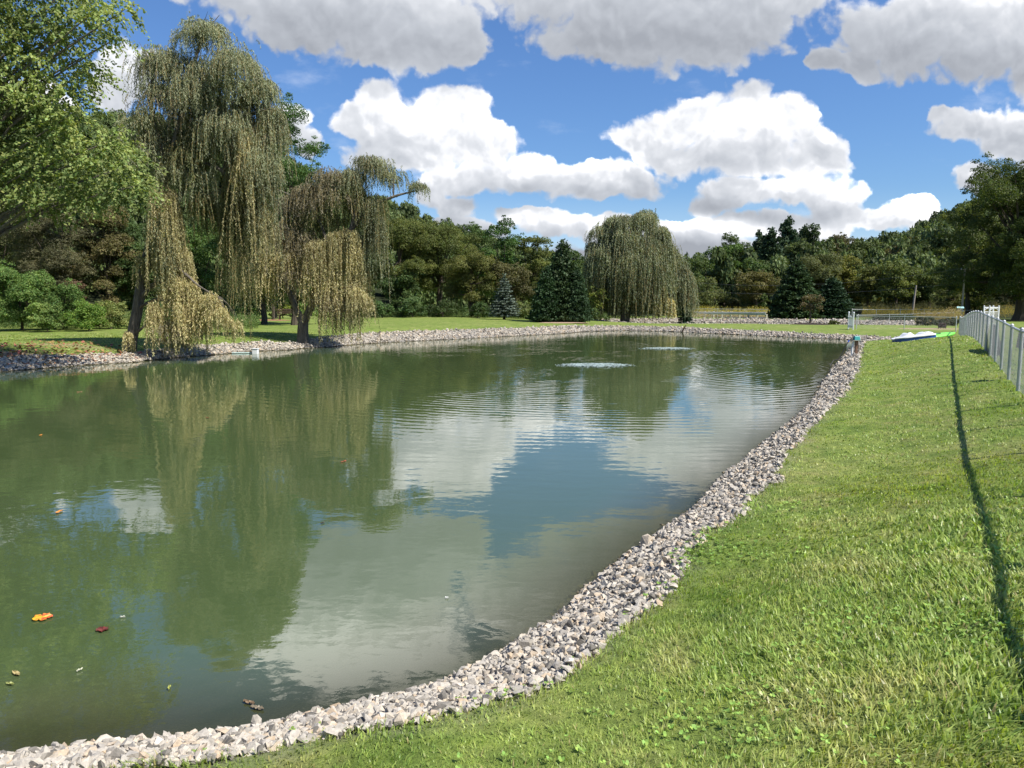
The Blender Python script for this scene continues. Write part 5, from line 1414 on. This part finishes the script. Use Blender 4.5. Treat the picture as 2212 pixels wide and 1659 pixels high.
def skimmer():
    x, y, _ = G(552, 763, .02); root = empty("skimmer_box", (x, y, 0)); tag(root, 'white plastic skimmer box at the stones between the two willows', 'skimmer')
    b = MB(); b.box((0, 0, .09), (.26, .26, .26), None, .02); bx_ = b.build("box", M_WHITE, root)
    b = MB(); b.box((0, 0, .235), (.30, .30, .03), None, .01); b.build("lid", M_WHITE, bx_)
    b = MB(); b.tube([(-.15, 0, .03), (-1.1, -.05, .03)], .028, 8); b.build("pipe", simple("pale_teal_plastic", (.55, .72, .68)), root, True)
skimmer()
def bench():
    x, y = onto(617, 70.5); z = tz(x, y); root = empty("park_bench", (x, y, z), R(4)); tag(root, 'dark wooden bench under the trees behind the second willow', 'bench')
    b = MB()
    for i in range(4): b.box((0, -.02 + .12 * i, .46), (1.65, .10, .045), None, .006)
    b.build("seat", M_DARKW, root)
    for zc in (.68, .84, 1.0):
        b = MB(); b.box((0, -.13 - (zc - .6) * .15, zc), (1.65, .035, .12), None, .006); b.build("back_slat", M_DARKW, root)
    for sx in (-.62, .62):
        b = MB(); b.box((sx, -.12, .50), (.09, .07, 1.08), Matrix.Rotation(R(8), 3, 'X'), .006); b.box((sx, .30, .21), (.09, .07, .48), None, .006); b.box((sx, .09, .40), (.09, .50, .07), None, .006); b.box((sx, .09, .05), (.14, .56, .10), None, .006); b.build("leg", M_DARKW, root)
bench()
def mulch(name, label, X, d, rx, ry, col, h=.06):
    x, y = onto(X, d); b = bmesh.new(); bmesh.ops.create_uvsphere(b, u_segments=40, v_segments=12, radius=1)
    rg = random.Random(int(X))
    for v in b.verts:
        k = 1 + rg.uniform(-.06, .06); v.co = Vector((v.co.x * rx * k, v.co.y * ry * k, v.co.z * h * rg.uniform(.7, 1.3)))
    me = bpy.data.meshes.new(name); b.to_mesh(me); b.free()
    o = put(name, me, simple(name + "_chips", col, .95, 0, .5, 25, .8)); o.location = (x, y, tz(x, y) + .01); tag(o, label, 'mulch bed')
mulch("mulch_ring", 'low ring of dark mulch round the small brown leafed tree', 1752, 68, 1.65, 1.3, (.030, .018, .013), .12)
mulch("mulch_ring", 'reddish wood chips spread under the tree beside the bench', 578, 69.5, 2.0, .9, (.26, .12, .07), .07)
mulch("mulch_ring", 'tan mulch strip under the dark spruce clump', 1215, 66.3, 2.3, .7, (.36, .25, .17), .06)
def white_post():
    x, y = onto(1806, 70.5); z = tz(x, y); root = empty("marker_post", (x, y, z)); tag(root, 'cream marker post with a pointed top on the second pond bank', 'post')
    b = MB(); b.box((0, 0, .33), (.12, .12, .68), None, .008); b.tube([(0, 0, .67), (0, 0, .71), (0, 0, .78)], [.08, .07, .012], 4); b.build("shaft", simple("cream_paint", (.62, .58, .46)), root)
white_post()
tree("plant", 'low reddish green plant at the foot of the cream marker post', 'plant', 1801, 692, 30, 70, 'shrub', (.075, .085, .035), clear=0)

def guardrail():
    root = None; P0 = [onto(1486, 101), onto(1518, 99), onto(1552, 97), onto(1585, 94), onto(1620, 90), onto(1655, 86)]
    pts = [Vector((x, y, tz(x, y))) for x, y in P0]
    root = empty("guardrail", pts[0]); tag(root, 'sloping road guardrail on pale wooden posts beyond the second pond', 'guardrail')
    b = MB(); prof = [(-.03, .0), (.03, .07), (-.02, .15), (.03, .23), (-.03, .30), (-.06, .28), (-.0, .15), (-.06, .02)]
    dd = (pts[-1] - pts[0]).normalized(); nn = Vector((-dd.y, dd.x, 0))
    b.loft([[p - pts[0] + nn * a * -1 + Vector((0, 0, .42 + c)) for a, c in prof] for p in pts]); b.build("rail", M_GALV, root)
    for i in range(10):
        t = i / 9 * (len(pts) - 1); k = min(int(t), len(pts) - 2); p = pts[k].lerp(pts[k + 1], t - k) - pts[0]
        b = MB(); b.box((p.x + nn.x * .14, p.y + nn.y * .14, .35), (.18, .18, .95 if i < 7 else .7), None, .01); b.build("post", simple("pale_post", (.50, .46, .36), .85) if i == 0 else bpy.data.materials["pale_post"], root)
    # the road it follows
    me_v = []
    for p in pts: me_v += [p + nn * 1.0 + Vector((0, 0, .05)), p + nn * 5.5 + Vector((0, 0, .05))]
    b = MB(); b.add(me_v, [(2 * i, 2 * i + 1, 2 * i + 3, 2 * i + 2) for i in range(len(pts) - 1)])
    o = b.build("road", simple("asphalt", (.06, .06, .06), .9)); tag(o, kind='structure')
guardrail()

def pole(name, label, X, Yt, Yb, d, rad, lean=0, arm=False):
    x, y, zt = P(X, Yt, d); zg = tz(x, y); root = empty(name, (x, y, zg)); tag(root, label, 'utility pole')
    H = zt - zg; b = MB(); b.tube([(-lean, 0, -.5), (-lean * .5, 0, H * .5), (0, 0, H)], [rad, rad * .85, rad * .7], 10); b.build("pole", M_GREYW, root, True)
    if arm:
        b = MB(); b.box((-.1, 0, H - .12), (.75, .07, .07), None, .005); ca = b.build("crossarm", M_GREYW, root)
        for sx in (-.4, .2):
            b = MB(); b.tube([(sx, 0, H - .09), (sx, 0, H - .02), (sx, 0, H + .03)], [.035, .04, .02], 8); b.build("insulator", M_GALV, ca, True)
    return Vector((x, y, zt))
pa = pole("utility_pole", 'shorter leaning grey wooden pole left of the taller one', 1979, 616, 682, 112, .16, .35)
pb = pole("utility_pole", 'taller slim grey pole with small crossarm above the fence corner', 2085, 580, 690, 84, .12, .08, True)
def wire(a, b_, sag, label):
    b = MB(); n = 14
    b.tube([a.lerp(b_, i / n) - a - Vector((0, 0, sag * 4 * (i / n) * (1 - i / n))) for i in range(n + 1)], .014, 5)
    o = b.build("power_line", simple("wire_black", (.12, .12, .12)) if "wire_black" not in bpy.data.materials else bpy.data.materials["wire_black"]); o.location = a; tag(o, label, 'power line')
wire(pb + Vector((-.4, 0, .0)), Vector(P(1500, 610, 104)), 1.0, 'upper thin power line running left from the taller pole')
wire(pb + Vector((.05, 0, -1.5)), Vector(P(1500, 628, 104)), .8, 'lower thin power line running left from the taller pole')
def birdhouse():
    x, y, zc = P(2074, 667.5, 76); zg = tz(x, y); root = empty("birdhouse", (x, y, zg), R(-15)); tag(root, 'teal roofed birdhouse on a thin post left of the taller pole', 'birdhouse')
    H = zc - zg
    b = MB(); b.tube([(0, 0, -.2), (0, 0, H - .2)], .03, 8); b.build("post", M_GALV, root, True)
    b = MB(); b.box((0, 0, H - .04), (.52, .36, .30), None, .01); hs_ = b.build("house", simple("navy_paint", (.05, .07, .12)), root)
    b = MB(); b.loft([[Vector((sx * .30, -.24, H + .08)), Vector((sx * .30, 0, H + .24)), Vector((sx * .30, .24, H + .08)), Vector((sx * .30, 0, H + .12))] for sx in (-1, 1)]); b.build("roof", simple("pale_teal_paint", (.35, .62, .62)), root)
    b = MB(); b.box((0, -.02, H - .20), (.58, .44, .03), None, .005); b.build("ledge", M_WHITE, root)
    for sx in (-.15, 0, .15):
        b = MB(); b.tube([(sx, -.178, H - .03), (sx, -.186, H - .03)], .045, 12); b.build("entrance_ring", M_WHITE, hs_)
birdhouse()
def arbour():
    d = 60.0; x, y, zt = P(2142, 662, d); zg = tz(x, y); root = empty("garden_arbour", (x, y, zg), R(10)); tag(root, 'white garden arbour with lattice sides showing above the fence', 'arbour')
    H = zt - zg; w, dp = .82, .55
    for sx in (-1, 1):
        for sy in (-1, 1):
            b = MB(); b.box((sx * w / 2, sy * dp / 2, H / 2 - .1), (.085, .085, H + .16), None, .006); b.tube([(sx * w / 2, sy * dp / 2, H - .02), (sx * w / 2, sy * dp / 2, H + .05), (sx * w / 2, sy * dp / 2, H + .08)], [.06, .055, .01], 6); b.build("post", M_WHITE, root)
    for sy in (-1, 1):
        b = MB(); b.box((0, sy * dp / 2, H - .09), (w + .12, .05, .10), None, .006); b.build("top_beam", M_WHITE, root)
        b = MB(); b.tube([(-w / 2 + .04, sy * dp / 2, H - .32), (-w * .3, sy * dp / 2, H - .19), (0, sy * dp / 2, H - .15), (w * .3, sy * dp / 2, H - .19), (w / 2 - .04, sy * dp / 2, H - .32)], .02, 6); b.build("arch", M_WHITE, root)
    for sy in (-1, 1):
        b = MB(); z0, z1 = .3, H - .42
        b.box((0, sy * dp / 2, z1 + .02), (w - .1, .035, .05)); b.box((0, sy * dp / 2, z0), (w - .1, .035, .05)); b.box((0, sy * dp / 2, (z0 + z1) / 2), (.05, .034, z1 - z0))
        hw = w / 2 - .06; k = -hw - (z1 - z0)
        while k < hw + (z1 - z0):
            for sg in (-1, 1):
                pts = []
                for t in np.linspace(0, z1 - z0, 30):
                    xx = k * sg + sg * t
                    if -hw <= xx <= hw: pts.append((xx, sy * dp / 2 + sg * .006, z0 + t))
                if len(pts) > 1: b.tube([pts[0], pts[-1]], .012, 4)
            k += .13
        b.build("lattice", M_WHITE, root)
arbour()
def firepit():
    x, y = onto(2039, 57.5); z = tz(x, y); root = empty("fire_pit", (x, y, z)); tag(root, 'dark metal fire pit on the tan patch behind the cross fence', 'fire pit')
    m = simple("soot_black_metal", (.035, .032, .035), .6, .2, .3, 20); b = MB(); n = 20
    def rg_(r, zz): return [Vector((r * math.cos(2 * math.pi * k / n), r * .8 * math.sin(2 * math.pi * k / n), zz)) for k in range(n)]
    b.loft([rg_(.26, .08), rg_(.29, .12), rg_(.31, .34), rg_(.33, .36), rg_(.30, .37), rg_(.26, .30), rg_(.20, .14)]); b.build("bowl", m, root, True)
    for a in (.6, 2.5, 3.8, 5.7):
        b = MB(); b.tube([(.22 * math.cos(a), .18 * math.sin(a), .12), (.27 * math.cos(a), .22 * math.sin(a), 0)], .02, 6); b.build("leg", m, root)
    rnd = random.Random(4); b = MB()
    for k in range(7):
        a = rnd.uniform(0, 3.14); p = Vector((rnd.uniform(-.1, .1), rnd.uniform(-.08, .08), .34 + rnd.uniform(0, .08))); q = Vector((math.cos(a), math.sin(a), rnd.uniform(-.1, .2))) * .22
        b.tube([p - q, p + q], .03, 6)
    b.build("firewood", M_DARKW, root)
firepit()
# garden bed shrubs behind the yard
for X, w, yt, lab in [(2000, 44, 682, 'dark rounded garden shrub left of the fire pit'), (2032, 40, 688, 'flowering green garden shrub behind the fire pit'), (2058, 34, 684, 'dark garden shrub next to the fence corner')]:
    tree("garden_shrub", lab, 'shrub', X, yt, w, 65, 'shrub', (.050, .060, .035), clear=0)
meadow("ornamental_grass", 'tan plumed ornamental grass behind the garden shrubs', 1975, 2072, 67, 70, 700, 1.35, (.24, .19, .10), 12, .09)
meadow("low_hedge", 'dark low hedge line behind the yard fence', 1885, 1972, 79, 81, 900, .55, (.045, .06, .035), 13, .12)

def shade_casters():
    x, y, _ = P(2184, 705, 15.6); s = fence_x(15.6) + .22; z = float(fence_z(15.6))
    b = MB(); b.box((0, 0, .85), (.035, .40, .42), Matrix.Rotation(R(6), 3, 'Y'), .008)  # guessed board, added to cast the small shaded patch by the fence
    o = b.build("shade_board", simple("dark_green_board", (.02, .03, .022), .7)); o.location = (s, 15.5, z - .02)
    tag(o, 'guessed dark board added behind the fence near the right edge to cast a shadow', 'board')
    root = empty("shade_panel", (fence_x(22.3) + .25, 22.3, float(fence_z(22.3)))); tag(root, 'guessed dark green sheet added behind the fence to cast a shadow', 'panel')  # guessed sheet, added and shaped to cast the dark triangle on the grass
    root.rotation_euler = (0, 0, math.atan2(1, FB) )
    b = MB(); 
    b.loft([[Vector((-1.6, sy * .02, -.05)), Vector((1.5, sy * .02, -.05)), Vector((1.5, sy * .02 + .0, .80)), Vector((.3, sy * .02, .78)), Vector((-1.6, sy * .02, .25))] for sy in (-1, 1)])
    b.build("sheet", bpy.data.materials["dark_green_board"], root)
    for xx in (-1.2, 1.2):
        b = MB(); b.box((xx, -.05, .2 if xx < 0 else .38), (.06, .05, .45 if xx < 0 else .80)); b.build("batten", M_DARKW, root)
shade_casters()

# ------------------------------------------------------------ aerator boils and floating leaves
def boil(i, w, dpt, label):
    bx, by, _ = BOIL[i]; rg = np.random.default_rng(i + 3)
    n, m = 150, 90
    xs = np.linspace(-w, w, n); ys = np.linspace(-dpt, dpt, m); A, B = np.meshgrid(xs, ys)
    r = np.hypot(A / w, B / dpt) + .10 * vnoise(A, B, 3.0) + .04 * vnoise(A, B, 9.0)
    k = np.clip((1 - r) / .35, 0, 1); k = k * k * (3 - 2 * k)
    Z = .004 + k * (.020 + .014 * np.abs(vnoise(A, B, 7.0)) + .010 * rg.random(A.shape))
    ring = np.exp(-((r - 1.05) / .10) ** 2) * .012 * (rg.random(A.shape) > .35)
    Z = Z + ring
    rr2 = r + .18 * rg.random(A.shape) + .08 * vnoise(A * 5, B * 5, 4.0)
    pr = 1.05 * np.clip((1.30 - rr2) / .55, 0, 1) ** 1.1 * (1.0 + .5 * vnoise(A * 2, B * 9, 3.0)); big = np.repeat(np.repeat(rg.random((m // 2 + 1, n // 3 + 1)), 2, 0), 3, 1)[:m, :n]
    keep = (big < pr)
    ii = (np.arange(m - 1)[:, None] * n + np.arange(n - 1)[None, :]); f = np.stack([ii, ii + 1, ii + n + 1, ii + n], 2).reshape(-1, 4)
    kk = keep.ravel(); f = f[kk[f].all(1)]
    me = np_mesh("aerator_bubbles", np.stack([A.ravel(), B.ravel(), Z.ravel()], 1), f, True)
    mt = bpy.data.materials.get("bubbling_water")
    if not mt:
        mt, t, b = new_mat("bubbling_water"); geo = t.n('ShaderNodeNewGeometry')
        nz = t.noise(geo.outputs['Position'], 9, 5, .7)
        t.l(t.ramp(nz, [(.35, (.14, .19, .15, 1)), (.65, (.44, .54, .52, 1))]), b.inputs['Base Color'])
        b.inputs['Roughness'].default_value = .22
        bp = t.n('ShaderNodeBump'); bp.inputs['Strength'].default_value = .8; bp.inputs['Distance'].default_value = .04
        t.l(nz, bp.inputs['Height']); t.l(bp.outputs[0], b.inputs['Normal'])
    o = put("aerator_bubbles", me, mt); o.location = (bx, by, 0); tag(o, label, 'bubbling water')
boil(0, 1.55, .95, 'nearer and larger pale patch of aerator bubbles on the pond')
boil(1, 1.50, .80, 'farther thin pale patch of aerator bubbles on the pond')

def float_leaf(name, X, Y, s, ang, cols, label, lobes=5, group=None, asp=1.0):
    x, y, _ = G(X, Y, 0); n = 40; rnd = random.Random(int(X * 3 + Y))
    vs_ = [(0, 0, .012)]; 
    for k in range(n):
        a = 2 * math.pi * k / n
        r = s * (.62 + .38 * abs(math.cos(a * lobes / 2)) ** .8) if lobes else s * (1.0)
        px, py = math.cos(a) * r, math.sin(a) * r * asp
        vs_.append((px, py, .008 + .014 * rnd.random() + .10 * abs(py) * .5))
    top = len(vs_); vs2 = vs_ + [(a, b, c - .003) for a, b, c in vs_]
    f = []
    for k in range(n):
        k2 = (k + 1) % n
        f.append((0, 1 + k, 1 + k2)); f.append((top, top + 1 + k2, top + 1 + k)); f.append((1 + k, top + 1 + k, top + 1 + k2, 1 + k2))
    me = bpy.data.meshes.new(name); me.from_pydata(vs2, [], f)
    m, t, b = new_mat(name + "_skin"); geo = t.n('ShaderNodeTexCoord'); nz = t.noise(geo.outputs['Object'], 22, 4, .6)
    t.l(t.ramp(nz, [(.4, (*cols[0], 1)), (.6, (*cols[1], 1))]), b.inputs['Base Color']); b.inputs['Roughness'].default_value = .5
    o = put(name, me, m); o.location = (x, y, 0); o.rotation_euler = (0, 0, ang); tag(o, label, 'leaf', group)
float_leaf("floating_leaf", 92, 1336, .075, .3, ((.75, .42, .02), (.55, .10, .03)), 'large orange and yellow leaf floating at the lower left')
float_leaf("floating_leaf", 222, 1362, .050, 1.2, ((.16, .03, .018), (.10, .02, .015)), 'dark red brown leaf floating right of the orange leaf')
SL = [(88, 941, .07, 'orange leaf floating farthest up the left side', ((.6, .25, .03), (.5, .2, .03))), (128, 1107, .07, 'narrow orange leaf floating midway down the left side', ((.65, .26, .04), (.5, .2, .03))),
      (448, 903, .05, 'small reddish leaf under the golden willow reflection', ((.35, .09, .04), (.3, .1, .04))), (742, 998, .06, 'small red leaf near the willow reflection edge', ((.35, .08, .04), (.3, .1, .05))),
      (22, 1480, .035, 'pale green leaf at the left edge near the bottom', ((.35, .38, .12), (.3, .3, .1))), (35, 1457, .05, 'curled tan leaf at the left edge above the pale green one', ((.42, .33, .14), (.3, .25, .1))),
      (366, 1488, .025, 'tiny yellow green leaf left of the near stones', ((.45, .48, .12), (.4, .4, .1))), (265, 1335, .02, 'tiny white leaf fleck above the dark red leaf', ((.7, .7, .6), (.6, .6, .5))),
      (172, 1450, .022, 'small pale leaf fleck below the two big leaves', ((.6, .6, .45), (.5, .5, .4))), (538, 1520, .045, 'brown leaf floating close to the near stones', ((.25, .17, .10), (.2, .14, .08))),
      (556, 1532, .05, 'long grey brown twig-like leaf beside the near stones', ((.22, .18, .12), (.18, .15, .1))), (697, 1131, .03, 'dark leaf speck in the cloud reflection', ((.08, .07, .05), (.06, .05, .04))),
      (965, 1293, .015, 'white speck floating in the blue reflection', ((.8, .8, .75), (.7, .7, .7))), (172, 847, .08, 'tan leaf floating off the left stones', ((.4, .2, .1), (.35, .2, .1)))]
for X, Y, s, lab, c in SL: float_leaf("floating_leaf", X, Y, s, X * .7, c, lab, 0, asp=.32)
